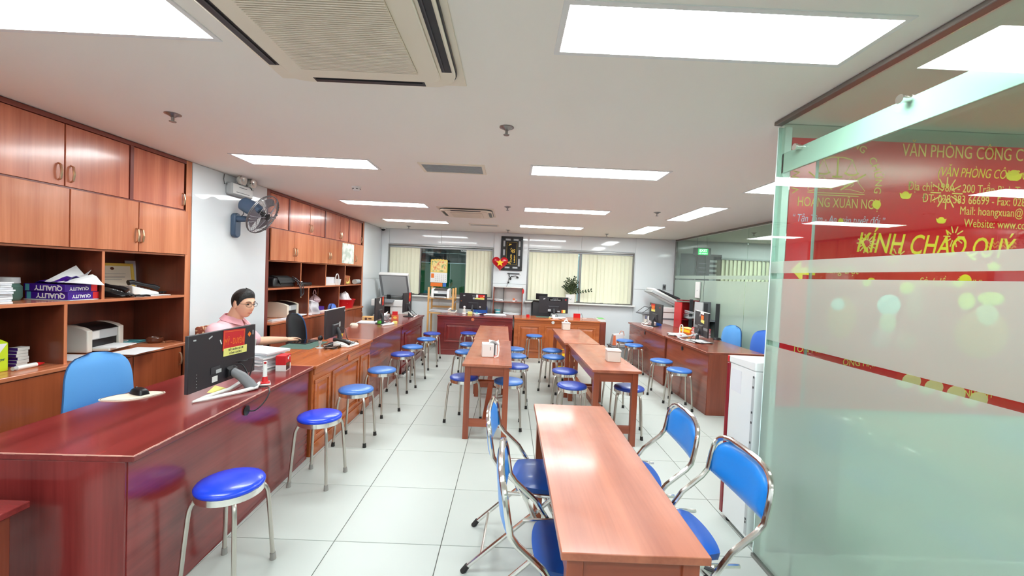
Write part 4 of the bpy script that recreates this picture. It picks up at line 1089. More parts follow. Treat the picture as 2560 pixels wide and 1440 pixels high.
# ------------------------------------------------------------------ things on the front dark desk
t = T('mouse_mat', 'cream wavy edged mat under the computer mouse on the front desk', 'mat', (-2.145, 2.345, DZ), rad(40))
pl = [(.115*cos(a)*(1+.07*cos(4*a))+.02*cos(a), .08*sin(a)*(1+.06*sin(3*a))) for a in [2*pi*k/40 for k in range(40)]]
build('mat', MB().prism(pl, 0, .004), 'cream', t); build('stitched_edge', MB().tube([(x*.95, y*.95, .0042) for x, y in pl], .0016, 5, closed=True), 'brown', t)
def mouse(label, loc, rz, m='black'):
    t = T('computer_mouse', label, 'mouse', loc, rz)
    g = MB().grid(lambda u, v: ((v-.5)*.062*(1-.25*(2*u-1)**2), (u-.5)*.11, .034*max(0, (1-(2*u-1)**4))**.5*max(0, (1-(2*v-1)**4))**.5), 14, 10)
    build('shell', g, m, t, smooth=80); build('wheel', MB().cyl((-.004, .03, .03), (.004, .03, .03), .008, 10), 'darkgrey', t)
    return t
mouse('black computer mouse on cream mat, front desk', (-2.145, 2.385, DZ+.0045), rad(70))
mouse('pale computer mouse beside the papers on third left desk', (-2.16, 5.72, DZ), rad(95), 'cream')
mouse('black computer mouse at the edge of the near right counter', (3.0, 5.80, DZ), rad(80))
# pile of papers and red box
def paper_pile(name, label, loc, rz, n, w=.21, d=.297, th=.01, m=('paper', 'paper2'), cat='papers', jit=.02, sheet='sheet_bundle'):
    t = T(name, label, cat, loc, rz)
    z = 0
    for k in range(n):
        a = rad(random.uniform(-7, 7)); hh = th*random.uniform(.7, 1.2); dx = random.uniform(-jit, jit); dy = random.uniform(-jit, jit)
        ph = random.uniform(0, 6); wv = .0 if k < n-2 else .004
        m_ = Matrix.Translation((dx, dy, z)) @ Matrix.Rotation(a, 4, 'Z')
        build(sheet, MB().grid(lambda u, v: ((u-.5)*w, (v-.5)*d, hh-.0008+wv*sin(ph+5*u)*u*v), 5, 4, hh-.0016, m_), m[k % len(m)], t, smooth=0)
        z += hh
    return t
paper_pile('paper_pile', 'tall pile of white papers behind the red box on the front desk', (-1.90, 3.13, DZ), rad(80), 12, .24, .30, .0125)
t = T('small_red_box', 'small red and white printed carton on the front desk', 'box', (-1.70, 3.10, DZ), rad(100))
build('carton', MB().box(-.055, -.035, 0, .055, .035, .045), 'white', t, bevel=.001); build('carton_top', MB().box(-.055, -.035, .0455, .055, .035, .115), 'redmat', t, bevel=.001)
build('window_print', MB().box(-.045, -.036, .006, .03, -.0352, .06), 'screen', t, smooth=0); build('print', MB().ell((0, -.0355, .09), (.014, .001, .012), 10, 6).ell((.03, -.0355, .1), (.008, .001, .008), 8, 6), 'white', t)
build('print', MB().box(.0552, -.025, .07, .056, .025, .095), 'white', t, smooth=0)
t = T('phone_holder', 'white and red upright phone holder on the front desk', 'stand', (-1.60, 2.70, DZ), rad(120))
build('base', MB().prism([(-.05, -.035), (.05, -.03), (.045, .035), (-.045, .03)], 0, .01), 'white', t, bevel=.003); build('base_cover', MB().prism([(-.04, -.03), (.0, -.03), (.0, .03), (-.04, .03)], .010, .02), 'red', t, bevel=.003)
build('post', MB().tube([(.0, 0, .018), (.004, 0, .06), (.01, .0, .15)], [.017, .013, .012], 10), 'white', t); build('post_foot', MB().tube([(-.002, 0, .012), (.002, 0, .05)], [.02, .0145], 10), 'red', t)
build('side_strut', MB().tube([(.04, .0, .01), (.012, 0, .06)], .005, 6), 'white', t); build('button', MB().cyl((-.008, -.0, .142), (-.004, 0, .144), .008, 10), 'red', t)
tag(build('sticky_note', MB().grid(lambda u, v: ((u-.5)*.09, (v-.5)*.07, .003+.02*u*v), 4, 4, .0008), 'paleyellow', None, (-1.75, 2.47, DZ+.012), (0, 0, rad(100)), smooth=0), 'pale yellow note lying under the big monitor', 'note')
# ------------------------------------------------------------------ things on the carved desk
tag(build('desk_mat', MB().prism([(-.16, -.23), (.16, -.23), (.16, .23), (-.16, .23)], 0, .003), 'darkgreen', None, (-2.06, 4.12, DZ), (0, 0, rad(2)), bevel=.001), 'dark green desk mat under the tablet on the carved desk', 'mat')
t = T('tablet', 'dark tablet lying on the green desk mat', 'tablet', (-2.12, 4.27, DZ+.003), rad(85))
build('body', MB().box(-.13, -.085, 0, .13, .085, .008), 'black', t, bevel=.003); build('screen', MB().box(-.12, -.075, .0081, .12, .075, .0086), 'screen', t, smooth=0)
t = T('webcam', 'small clear stand webcam in front of the carved desk monitor', 'camera', (-1.835, 3.995, DZ), rad(60))
build('base', MB().lathe([(.035, 0), (.035, .004), (.012, .012), (.008, .05)], 16), 'lightgrey', t); build('clip', MB().cbox((0, 0, .06), (.03, .02, .03)), 'lightgrey', t, bevel=.004)
build('camera_head', MB().ell((0, 0, .098), (.024, .022, .028)), 'black', t); build('lens', MB().cyl((0, -.02, .098), (0, -.027, .098), .011, 12), 'screen', t)
for k in range(3): build('foot', MB().tube([(.02*cos(k*2.1), .02*sin(k*2.1), .004), (.05*cos(k*2.1), .05*sin(k*2.1), .002)], .004, 6), 'lightgrey', t)
t = T('desk_phone', 'grey and white desk telephone on the carved desk edge', 'telephone', (-1.645, 4.175, DZ), rad(80))
build('body', MB().hexa([(-.10, -.08, 0), (.10, -.08, 0), (.10, .09, 0), (-.10, .09, 0)], [(-.10, -.08, .018), (.10, -.08, .018), (.10, .09, .05), (-.10, .09, .05)]), 'white', t, bevel=.006)
build('handset', MB().tube([(-.085, -.085, .04), (-.085, -.03, .058), (-.085, .05, .07), (-.085, .09, .07)], [.018, .013, .013, .02], 10), 'black', t)
for i in range(3):
    for j in range(4): build('key', MB().cbox((-.02+i*.028, -.06+j*.026, .030+j*.005), (.02, .017, .008)), 'grey', t, smooth=0)
build('display', MB().hexa([(-.03, .045, .045), (.07, .045, .045), (.07, .08, .052), (-.03, .08, .052)], [(-.03, .045, .048), (.07, .045, .048), (.07, .08, .055), (-.03, .08, .055)]), 'screen', t, smooth=0)
t = T('cable_coil', 'black and clear cable coil beside the carved desk monitor', 'cable', (-1.73, 4.02, DZ), 0)
for k in range(5): build('loop', MB().tube([((.05+.006*k)*cos(a), (.085+.005*k)*sin(a), .006+.006*k+.004*sin(3*a+k)) for a in [2*pi*q/24 for q in range(24)]], .0035, 6, closed=True), 'black' if k != 3 else 'lightgrey', t)
t = T('cup', 'white paper cup behind the seated man at the carved desk', 'cup', (-2.22, 3.99, DZ), 0)
t.location = (-2.42, 3.86, DZ)
build('cup_body', MB().lathe([(.0, 0), (.03, 0), (.042, .085), (.04, .086), (.03, .01), (0, .01)], 20), 'white', t); build('rim', MB().tube([(.041*cos(2*pi*k/20), .041*sin(2*pi*k/20), .086) for k in range(20)], .002, 6, closed=True), 'paper2', t)
# ------------------------------------------------------------------ third and fourth desks on the left
paper_pile('paper_stack', 'white sheets on the third left desk, before the nearer copier monitor', (-2.06, 6.12, DZ), rad(4), 2, .34, .3, .006)
t = T('cardboard_box', 'golden brown printed box behind the white sheets on the third left desk', 'box', (-2.17, 6.34, DZ), rad(5))
build('carton', MB().box(-.09, -.05, 0, .09, .05, .065), 'pine', t, bevel=.001); build('print', MB().ell((-.03, -.0505, .03), (.02, .001, .02), 8, 6).ell((.03, -.0505, .034), (.03, .001, .012), 8, 6), 'brown', t)
t = T('plastic_basket', 'pale grey basket with papers behind the golden brown box', 'basket', (-2.03, 6.52, DZ), rad(5))
build('basket', MB().hexa([(-.1, -.07, 0), (.1, -.07, 0), (.1, .07, 0), (-.1, .07, 0)], [(-.12, -.085, .08), (.12, -.085, .08), (.12, .085, .08), (-.12, .085, .08)]), 'lightgrey', t, bevel=.004)
build('paper', MB().grid(lambda u, v: ((u-.5)*.18, (v-.5)*.12, .085+.04*u*v+.015*sin(7*u)), 5, 5, .002), 'paper', t, smooth=0)
t = T('green_tape_roll', 'bright green tape roll on the third left desk', 'tape', (-1.885, 5.965, DZ), 0)
build('roll', MB().lathe([(.016, 0), (.03, 0), (.03, .05), (.016, .05), (.016, 0)], 20), 'green', t); build('core', MB().lathe([(.013, .001), (.016, .001), (.016, .049), (.013, .049), (.013, .001)], 20), 'darkgreen', t)
t = T('monitor_stand_tray', 'white curved plastic tray with clutter on the third left desk', 'tray', (-1.74, 5.93, DZ), rad(75))
build('tray', MB().tube([(-.17, -.01, .012), (-.05, -.04, .012), (.1, -.02, .012), (.19, .05, .012)], [.012, .018, .016, .01], 8), 'white', t)
build('lip', MB().tube([(-.15, .03, .01), (0, .0, .03), (.16, .07, .02)], .007, 6), 'lightgrey', t)
tag(build('sticky_note', MB().box(-.03, -.02, 0, .03, .02, .035), 'paleyellow', None, (-1.69, 6.09, DZ), (0, 0, .5), bevel=.001), 'yellow note pad near the tray on the third left desk', 'note')
t = T('red_gift_box', 'red box with orange print standing on the last left desk', 'box', (-1.90, 7.14, DZ), rad(15))
t.location = (-1.84, 6.62, DZ)
build('carton', MB().box(-.055, -.04, 0, .055, .04, .075), 'orange', t, bevel=.001); build('upper_carton', MB().box(-.045, -.03, .0755, .04, .03, .13), 'red', t, bevel=.001); build('print', MB().ell((0, -.0405, .035), (.03, .001, .02), 10, 6), 'gold', t)
t = T('hat', 'dark brown cap lying on papers beside the red box', 'cap', (-2.02, 6.78, DZ+.02), 0)
build('crown', MB().lathe([(.085, .0), (.08, .03), (.055, .055), (0, .065)], 20), 'brown', t); build('brim', MB().lathe([(.08, 0), (.125, .002), (.125, .006), (.08, .008)], 24), 'black', t)
paper_pile('paper_stack', 'white papers under the dark brown cap', (-2.0, 6.80, DZ), rad(20), 2, .24, .3, .01)
# ------------------------------------------------------------------ left cabinet, upper shelf
paper_pile('paper_pile', 'tall pile of white papers on the near cabinet shelf, left edge', SS(-6.492, -.13, 1.235), FACE, 11, .17, .22, .013, jit=.008)
t = T('glass_jar', 'greenish jar with grey lid beside the shelf paper pile', 'jar', SS(-6.24, -.28, 1.235), FACE)
build('jar', MB().lathe([(.0, 0), (.06, 0), (.07, .02), (.07, .09), (.055, .11)], 20), 'darkgreen', t); build('lid', MB().lathe([(.056, .11), (.062, .112), (.06, .15), (0, .152)], 20), 'lightgrey', t)
def ream(label, loc, rz, h=.052, crumple=False):
    t = T('paper_ream', label, 'paper pack', loc, rz, 'purple paper packs')
    w, d = .285, .212
    build('wrapper', MB().box(0, 0, 0, w, d, h), 'purple', t, bevel=.003)
    build('cyan_band', MB().box(.012, -.0006, .004, .04, -.0001, h-.004), 'teal', t, smooth=0)
    up = basis((-1, 0, 0), (0, 0, -1), (w*.60, -.0008, h*.5))
    txt('QUALITY', .046, 'white', t, up, bold=.03)
    build('pink_edge', MB().box(w+.0001, d-.045, .002, w+.0008, d-.002, h-.002), 'redmat', t, smooth=0)
    sd = basis((0, -1, 0), (0, 0, -1), (w+.0008, d*.42, h*.45))
    txt('QUALITY', .030, 'white', t, sd, bold=.03)
    return t
r1 = ream('purple paper pack lying lowest on the near cabinet shelf', (-3.275, 2.772, 1.2405), rad(1))
r2 = ream('torn open purple paper pack lying on top of another', (-3.28, 2.768, 1.293), rad(-1))
build('torn_flap', MB().grid(lambda u, v: (.05+.2*u, .02+.16*v, .053+.075*(u*v)**.7*abs(sin(3+4*v))+.02*abs(sin(7*u))), 6, 6, .002), 'purple', r2, smooth=0)
build('crumpled_sheet', MB().grid(lambda u, v: (.13+.21*u+.03*(v-.5), .02+.175*v, .066+.10*v*(1-.55*u)+.018*sin(9*u+2)*v-.045*u*v), 7, 7, .0012), 'paper', r2, smooth=0)
build('crumpled_sheet', MB().grid(lambda u, v: (.13+.1*u, .12+.1*v, .07+.07*u*v+.014*sin(8*v)), 5, 5, .0012), 'paper', r2, smooth=0)
tag(build('paper_sheet', MB().box(0, 0, 0, .30, .2, .003), 'paper', None, (-3.27, 2.76, 1.2365), (0, 0, rad(2)), smooth=0), 'white sheet lying under the purple paper packs', 'paper')
t = T('framed_certificate', 'framed cream certificate leaning at the back of the near cabinet shelf', 'picture frame', SS(-5.60, -.40, 1.237), FACE)
lean = Matrix.Rotation(rad(-7), 4, 'X')
f = MB()
for a in ((0, 0, .37, .022), (0, .238, .37, .26), (0, .022, .022, .238), (.348, .022, .37, .238)): f.box(a[0], -.012, a[1], a[2], .006, a[3], lean)
build('frame', f, 'gold', t, bevel=.002); build('certificate', MB().box(.022, -.002, .022, .348, .0, .238, lean), 'cream', t, smooth=0)
build('seal_print', MB().ell((.185, -.003, .215), (.018, .001, .012), 12, 6, lean), 'brown', t); build('line_print', MB().box(.08, -.003, .14, .29, -.0022, .144, lean).box(.11, -.003, .12, .26, -.0022, .123, lean).box(.07, -.003, .17, .3, -.0022, .172, lean), 'grey', t, smooth=0)
tag(build('paper_sheet', MB().box(0, -.002, 0, .2, 0, .285), 'paper2', None, SS(-5.27, -.44, 1.237), (rad(-4), 0, FACE), smooth=0), 'pale sheet of paper standing at the back right of the near cabinet shelf', 'paper')
def telephone(label, loc, rz, m):
    t = T('telephone', label, 'telephone', loc, rz)
    build('body', MB().hexa([(-.085, -.1, 0), (.085, -.1, 0), (.085, .1, 0), (-.085, .1, 0)], [(-.085, -.1, .02), (.085, -.1, .02), (.085, .1, .075), (-.085, .1, .075)]), m, t, bevel=.008)
    build('handset', MB().tube([(-.05, -.11, .05), (-.05, -.085, .066), (-.05, 0, .085), (-.05, .08, .105), (-.05, .11, .10)], [.022, .02, .013, .02, .022], 12), 'black', t)
    for i in range(3):
        for j in range(4): build('key', MB().cbox((.0+i*.026, -.07+j*.026, .036+j*.0072), (.018, .016, .008)), 'lightgrey', t, smooth=0)
    build('cord', MB().tube([(-.06+.02*cos(2.2*q)+.004*q, -.13+.006*q*sin(q), .012+.006*sin(2.2*q)) for q in range(22)], .005, 6), 'black', t)
    return t
telephone('black desk telephone right of the purple paper packs', SS(-5.66, -.16, 1.235), FACE+rad(20), 'black')
telephone('white desk telephone with black handset near the shelf right end', SS(-5.40, -.2, 1.241), FACE+rad(75), 'white')
tag(build('paper_sheet', MB().box(0, 0, 0, .21, .28, .004), 'paper', None, SS(-5.47, -.04, 1.2355), (0, 0, FACE+rad(2)), smooth=0), 'white papers under the white desk telephone', 'paper')
# ------------------------------------------------------------------ left cabinet, countertop
t = T('paper_box', 'lime green carton with a large white Y on the cabinet counter', 'box', SS(-6.50, -.115, .81), FACE)
build('carton', MB().box(0, 0, 0, .145, .22, .175), 'lime', t, bevel=.002); build('lid_flap', MB().hexa([(0, 0, .176), (.145, 0, .176), (.145, .22, .176), (0, .22, .176)], [(.0, .07, .21), (.13, .07, .21), (.13, .15, .21), (0, .15, .21)]), 'lime', t, bevel=.001)
txt('Y', .21, 'white', t, basis((1, 0, 0), (0, 0, 1), (.075, -.001, .085)), bold=.03, sx=.85); txt('manager', .026, 'darkgreen', t, basis((1, 0, 0), (0, 0, 1), (.085, -.0016, .075)))
ORD = ('lowest', 'second from the bottom', 'third from the bottom', 'fourth from the bottom', 'fifth from the bottom', 'topmost')
for k in range(6):
    t = T('small_box', 'small white box beside the lime carton, %s of its stack' % ORD[k], 'box', SS(-6.27+.004*((k*7) % 3), -.17, .81+k*.0205), FACE, 'small white and blue boxes')
    build('carton', MB().box(0, 0, 0, .06+.004*(k % 2), .06, .0195), 'white', t, bevel=.001)
    build('blue_end', MB().box(-.0008, .002, .001, -.0001, .058, .0185), 'purple', t, smooth=0)
t = T('marker_pen', 'white marker tube with red tip before the small box stack', 'pen', SS(-6.345, -.075, .8245), FACE+rad(4))
build('tube', MB().cyl((0, 0, 0), (.11, 0, 0), .014, 14), 'white', t); build('red_tip', MB().tube([(.11, 0, 0), (.125, 0, 0), (.16, 0, 0)], [.013, .012, .003], 12), 'red', t); build('tail', MB().cyl((-.02, 0, 0), (0, 0, 0), .012, 12), 'lightgrey', t)
def printer(label, loc, rz, w=.37, d=.24, h=.205, m='offwhite', top='black', name='printer'):
    t = T(name, label, 'printer', loc, rz, 'laser printers')
    # curved side shells, dark sloping lid, front recess with tray
    prof = [(0, 0), (0, h*.80), (d*.18, h*.90), (d*.5, h*.98), (d*.8, h), (d, h*.9), (d, 0)]
    rot = Matrix(((0, 0, 1, 0), (1, 0, 0, 0), (0, 1, 0, 0), (0, 0, 0, 1)))
    build('side_shell', MB().prism(prof, 0, .05, rot), m, t, bevel=.006)
    build('side_shell', MB().prism(prof, w-.05, w, rot), m, t, bevel=.006)
    build('main_body', MB().box(.05, .03, .06, w-.05, d, h*.80), 'grey', t, bevel=.003)
    build('lid', MB().prism([(0.0, h*.78), (d*.2, h*.88), (d*.5, h*.96), (d*.82, h*.99), (d*.97, h*.88), (d*.97, h*.78)], .05, w-.05, rot), top, t, bevel=.004)
    build('front_door', MB().box(.05, .012, h*.42, w-.05, .03, h*.78), 'lightgrey', t, bevel=.004)
    build('label_plate', MB().box(.055, .0105, h*.46, .13, .0118, h*.74), 'white', t, smooth=0)
    build('paper_slot', MB().box(.05, .02, .02, w-.05, .05, h*.40), 'black', t, smooth=0)
    build('tray', MB().box(.06, -.10, .004, w-.06, .06, .022), m, t, bevel=.004)
    build('paper', MB().box(.075, -.14, .0225, w-.075, .04, .03), 'paper', t, smooth=0)
    return t
printer('grey and white laser printer on the near cabinet counter', (-3.154, 3.067, .8165), rad(101), d=.20)
tag(build('paper_sheet', MB().box(0, -.2, 0, .33, 0, .003), 'paper2', None, SS(-6.06, -.02, .81), (0, 0, FACE+rad(93)), smooth=0), 'printed sheets under the printer on the near cabinet counter', 'paper')
tag(build('paper_sheet', MB().grid(lambda u, v: (u*.3, -.2*v, .003+.002*sin(6*u)), 5, 3, .002), 'paper', None, SS(-5.84, -.03, .8135), (0, 0, FACE+rad(8)), smooth=0), 'white sheets fanned out in front of the near cabinet printer', 'paper')
t = T('adapter_pack', 'black box with white stripe right of the near cabinet printer', 'box', SS(-5.55, -.37, .81), FACE)
build('body', MB().box(0, 0, 0, .11, .1, .125), 'black', t, bevel=.003); build('stripe', MB().box(.03, -.001, .005, .06, 0, .12), 'lightgrey', t, smooth=0)
t = T('folder', 'teal paper folder on the near cabinet counter', 'folder', SS(-5.58, -.275, .811), FACE+rad(-2))
build('lower_cover', MB().box(0, 0, 0, .34, .22, .003), 'teal', t, smooth=0); build('upper_cover', MB().grid(lambda u, v: (u*.34, v*.22, .005+.008*(1-v)), 4, 3, .002), 'teal', t, smooth=0)
t = T('white_dish', 'small white oval dish behind the teal folder', 'dish', SS(-5.38, -.40, .81), FACE)
build('dish', MB().lathe([(0, 0), (.05, 0), (.07, .018), (.068, .02), (.045, .006), (0, .006)], 20), 'white', t)
t = T('ashtray', 'round dark brown ashtray on the near cabinet counter', 'ashtray', SS(-5.285, -.16, .81), FACE)
build('bowl', MB().lathe([(0, 0), (.05, 0), (.062, .018), (.06, .04), (.048, .042), (.04, .012), (0, .01)], 24), 'brown', t); build('rim', MB().tube([(.055*cos(2*pi*k/24), .055*sin(2*pi*k/24), .041) for k in range(24)], .006, 6, closed=True), 'brown', t)
t = T('leather_strap', 'tan leather strap hanging over the near cabinet counter end', 'strap', SS(-5.215, -.02, .81), FACE)
build('strap', MB().grid(lambda u, v: (-.05+.09*u, .06-.14*u+.02*(v-.5), .012-.05*max(0, u-.3)**1.2+.003), 8, 2, .004), 'leather', t); build('key_ring', MB().tube([(-.06+.012*cos(q), .07+.012*sin(q), .006) for q in [2*pi*k/12 for k in range(12)]], .002, 5, closed=True), 'handle', t)
# ------------------------------------------------------------------ second cabinet
t = T('briefcase', 'flat black leather bag with dangling straps on the second cabinet shelf', 'bag', SS(-3.72, -.06, 1.255), FACE)
build('body', MB().hexa([(0, 0, 0), (.48, 0, 0), (.48, .3, 0), (0, .3, 0)], [(.03, .02, .125), (.45, .02, .11), (.45, .28, .15), (.03, .28, .15)]), 'black', t, bevel=.02); build('flap', MB().hexa([(.1, -.012, .06), (.46, -.012, .06), (.46, .02, .12), (.1, .02, .13)], [(.1, .0, .09), (.46, .0, .09), (.45, .1, .15), (.1, .1, .15)]), 'blackmatte', t, bevel=.006)
cables(t, [[(.42, .0, .11), (.44, -.06, .06), (.43, -.10, -.02), (.43, -.10, -.06), (.45, -.10, -.13), (.47, -.10, -.05), (.47, -.08, .05)], [(.44, -.01, .12), (.5, -.08, .05), (.51, -.10, -.02), (.52, -.10, -.08), (.48, -.10, -.12)], [(.44, .02, .14), (.46, -.04, .1), (.45, -.05, .03)]], 'darkgrey', .006)
build('buckle', MB().ell((.45, -.10, -.14), (.014, .006, .008)), 'handle', t)
t = T('black_pouch', 'small flat black case in the second cubby of the second cabinet', 'case', SS(-3.02, -.12, 1.255), FACE)
build('body', MB().box(0, 0, 0, .36, .2, .05), 'black', t, bevel=.012); build('top_badge', MB().ell((.14, .05, .06), (.018, .014, .012)), 'white', t)
t = T('white_carton', 'white flat cartons in the third cubby of the second cabinet', 'box', SS(-2.42, -.08, 1.255), FACE)
build('carton', MB().box(.0, 0, .025, .42, .22, .13), 'paper2', t, bevel=.003); build('lower_carton', MB().box(.05, -.015, 0, .46, .2, .024), 'white', t, bevel=.002)
t = T('white_basket', 'white basket with curved handle beside the white cartons', 'basket', SS(-2.0, -.06, 1.281), FACE)
t.location = SS(-1.955, -.06, 1.255)
build('basket', MB().lathe([(0, 0), (.05, 0), (.065, .1), (.062, .1), (.048, .005), (0, .005)], 18), 'white', t); build('handle', MB().tube([(.06*cos(a), 0, .1+.085*sin(a)) for a in [pi*k/12 for k in range(13)]], .009, 8), 'white', t)
t = T('food_bag', 'brown and yellow snack bag in the fourth cubby of the second cabinet', 'bag', SS(-1.62, -.1, 1.255), FACE)
build('bag', MB().grid(lambda u, v: (.02+.32*u, .03*sin(8*u)*v, .005+.15*v*(1-.25*abs(2*u-1))), 10, 6, .11), 'leather', t); build('label_print', MB().grid(lambda u, v: (.12+.13*u, -.006+.02*sin(6*u)*v, .01+.11*v), 5, 4, .002), 'paleyellow', t)
t = T('paper_roll', 'pale grey roll at the end of the second cabinet shelf', 'roll', SS(-1.30, -.03, 1.30), FACE)
build('roll', MB().cyl((0, 0, 0), (.24, .02, 0), .044, 20), 'lightgrey', t); build('core', MB().cyl((.241, .02, 0), (.243, .02, 0), .018, 14), 'grey', t)
printer('cream laser printer with dark lid on the second cabinet counter', (-2.987, 5.513, .836), rad(96), w=.38, d=.30, h=.21, m='cream')
paper_pile('paper_stack', 'white papers left of the second cabinet printer', SS(-3.62, -.02, .835), FACE, 2, .4, .06, .012, jit=.005)
t = T('plastic_bag', 'crumpled white plastic bag on the second cabinet counter', 'bag', SS(-2.94, -.0, .835), FACE)
build('bag', MB().grid(lambda u, v: (.2*u+.015*sin(9*v), -.03+.05*sin(5*u+2*v)*.4, .2*v*(1-.2*u)+.004), 10, 10, .05), 'bag', t, smooth=0)
t = T('purple_box', 'purple and white box under the pink bag on the second cabinet counter', 'box', SS(-2.62, -.1, .835), FACE)
build('wrapper', MB().box(0, 0, .022, .32, .22, .08), 'purple', t, bevel=.003); build('under_pack', MB().box(-.01, -.01, 0, .32, .22, .021), 'white', t, smooth=0); build('print', MB().ell((.1, -.001, .05), (.03, .001, .014), 12, 6), 'white', t)
t = T('pink_bag', 'knotted pale pink plastic bag on the purple box', 'bag', SS(-2.38, -.2, .916), FACE)
build('bag', MB().grid(lambda u, v: (.11*sin(pi*min(1, v*1.3))*cos(2*pi*u)*(1+.12*sin(7*u*6.28))+.05, .09*sin(pi*min(1, v*1.3))*sin(2*pi*u)+.05, .24*v), 24, 10), 'pinkbag', t, smooth=0)
build('handle', MB().tube([(.05+.045*cos(a), .05, .185+.07*sin(a)) for a in [pi*k/8 for k in range(9)]], .008, 6), 'pinkbag', t); build('straw', MB().cyl((.15, .05, .1), (.165, .05, .29), .006, 8), 'leather', t)
t = T('red_basin', 'bright red basin filled with white plastic bags on the second cabinet counter', 'basin', SS(-1.52, -.12, .835), FACE)
build('basin', MB().lathe([(0, 0), (.15, 0), (.185, .14), (.195, .142), (.192, .15), (.178, .148), (.145, .008), (0, .008)], 28), 'red', t)
build('rim', MB().tube([(.192*cos(2*pi*k/28), .192*sin(2*pi*k/28), .148) for k in range(28)], .006, 6, closed=True), 'red', t)
tag(build('plastic_bag', MB().grid(lambda u, v: ((u-.5)*.26, (v-.5)*.24, .02+.20*(sin(pi*u)*sin(pi*v))**.6+.03*sin(11*u+3)*sin(9*v)), 10, 10), 'bag', None, SS(-1.52, -.12, .90), (0, 0, FACE), smooth=0), 'white plastic bags heaped in the red basin', 'bag')
tag(build('map_sheet', MB().box(0, -.0015, 0, .48, 0, .345), 'mapprint' if 'mapprint' in M else 'paper', None, SS(-1.97, .0195, 1.625), (0, 0, FACE), smooth=0), 'pale printed map taped on a door of the second cabinet', 'poster')
mp, nt, b = newmat('map_print')
tc = nt.nodes.new('ShaderNodeTexCoord'); vo = nt.nodes.new('ShaderNodeTexNoise'); vo.inputs['Scale'].default_value = 9; cr = nt.nodes.new('ShaderNodeValToRGB')
cr.color_ramp.elements[0].position = .42; cr.color_ramp.elements[0].color = rgba((190, 200, 186)); cr.color_ramp.elements[1].position = .58; cr.color_ramp.elements[1].color = rgba((236, 238, 230))
nt.links.new(tc.outputs['Object'], vo.inputs['Vector']); nt.links.new(vo.outputs[0], cr.inputs[0]); nt.links.new(cr.outputs[0], b.inputs['Base Color']); b.inputs['Roughness'].default_value = .6
bpy.data.objects['map_sheet'].data.materials[0] = mp

# ------------------------------------------------------------------ wall fan and emergency lamp on the white pier
t = T('wall_fan', 'slate blue wall fan with wire cage on the white pier', 'fan', SS(-4.56, .001, 1.86), FACE)
build('wall_plate', MB().grid(lambda u, v: (.05*cos(2*pi*u)*(1 if v > .02 else .3), -.03*0-.04*(1 if v > .02 else 1)*min(1, v*6), 0), 3, 1) if False else MB().prism([(.05*cos(a), .05*sin(a)+(.0 if a > pi else .16)) for a in [2*pi*k/24 for k in range(24)]], 0, .05, Matrix.Rotation(pi/2, 4, 'X')), 'fanblue', t, bevel=.012)
# fan head: axis turned towards the desks and slightly down; world directions turned into the local frame
ax = Vector((.04, -.886, -.46)).normalized()      # local: x along the wall, -y into the room
hub = Vector((-.05, -.34, .20))
build('arm', MB().tube([(0, -.04, .15), (0, -.12, .15), (.03, -.20, .155), tuple(hub-ax*.14+Vector((0, 0, -.06)))], [.034, .032, .028, .024], 12), 'fanblue', t)
mtf = basis(ax.cross(Vector((0, 0, 1))), Vector((0, 0, 1)), hub)   # z axis of this frame = +-ax
up_ = ax.cross(Vector((0, 0, 1))).normalized(); mtf = basis(up_, up_.cross(ax)*-1 if False else ax.cross(up_), hub)
build('motor_housing', MB().lathe([(0, -.24), (.05, -.24), (.072, -.22), (.078, -.12), (.072, -.05), (.05, -.03)], 20, mtf), 'fanblue', t)
build('hub', MB().lathe([(.028, -.03), (.03, .03), (.02, .045), (0, .05)], 16, mtf), 'black', t)
for k in range(3):
    a0 = 2*pi*k/3+.4
    build('blade', MB().grid(lambda u, v: ((.03+.155*u)*cos(a0+(.35+.55*u)*(v-.5)*1.6), (.03+.155*u)*sin(a0+(.35+.55*u)*(v-.5)*1.6), .012*(v-.5)*2), 8, 6, .002, mtf), 'fangrey', t)
cg = MB()
R_ = .215
def ring(r_, z_, th): cg.tube([(r_*cos(2*pi*k/40), r_*sin(2*pi*k/40), z_) for k in range(40)], th, 6, closed=True, mtx=mtf)
ring(R_, .0, .005); ring(R_, .012, .004); ring(.06, .058, .003); ring(.14, .05, .0025); ring(.05, -.052, .003)
for k in range(36):
    a = 2*pi*k/36; c_, s_ = cos(a), sin(a)
    cg.tube([(.05*c_, .05*s_, .06), (.13*c_, .13*s_, .052), (.195*c_, .195*s_, .035), (R_*c_, R_*s_, .01)], .0013, 4, mtx=mtf)
    cg.tube([(.05*c_, .05*s_, -.055), (.14*c_, .14*s_, -.045), (R_*c_, R_*s_, 0)], .0013, 4, mtx=mtf)
build('cage', cg, 'wire', t)
fr_ = MB()
for k in range(6):
    a = 2*pi*k/6+.2; fr_.tube([(.04*cos(a), .04*sin(a), .062), (.13*cos(a), .13*sin(a), .054), (.2*cos(a), .2*sin(a), .03), (R_*cos(a), R_*sin(a), .006)], .005, 6, mtx=mtf)
build('cage_ribs', fr_, 'fangrey', t); build('cage_badge', MB().lathe([(.036, .058), (.036, .064), (0, .068)], 16, mtf), 'black', t)
build('cable', MB().tube([tuple(hub-ax*.22), (-.02, -.12, .2), (-.02, -.05, .12)], .004, 6), 'darkgrey', t)
t = T('emergency_light', 'twin lamp emergency light on the white pier below the ceiling', 'lamp', SS(-4.53, .001, 2.245), FACE)
build('box', MB().box(-.16, -.07, 0, .17, 0, .125), 'lightgrey', t, bevel=.014); build('front_cover', MB().box(-.145, -.075, .012, .155, -.069, .115), 'white', t, bevel=.003)
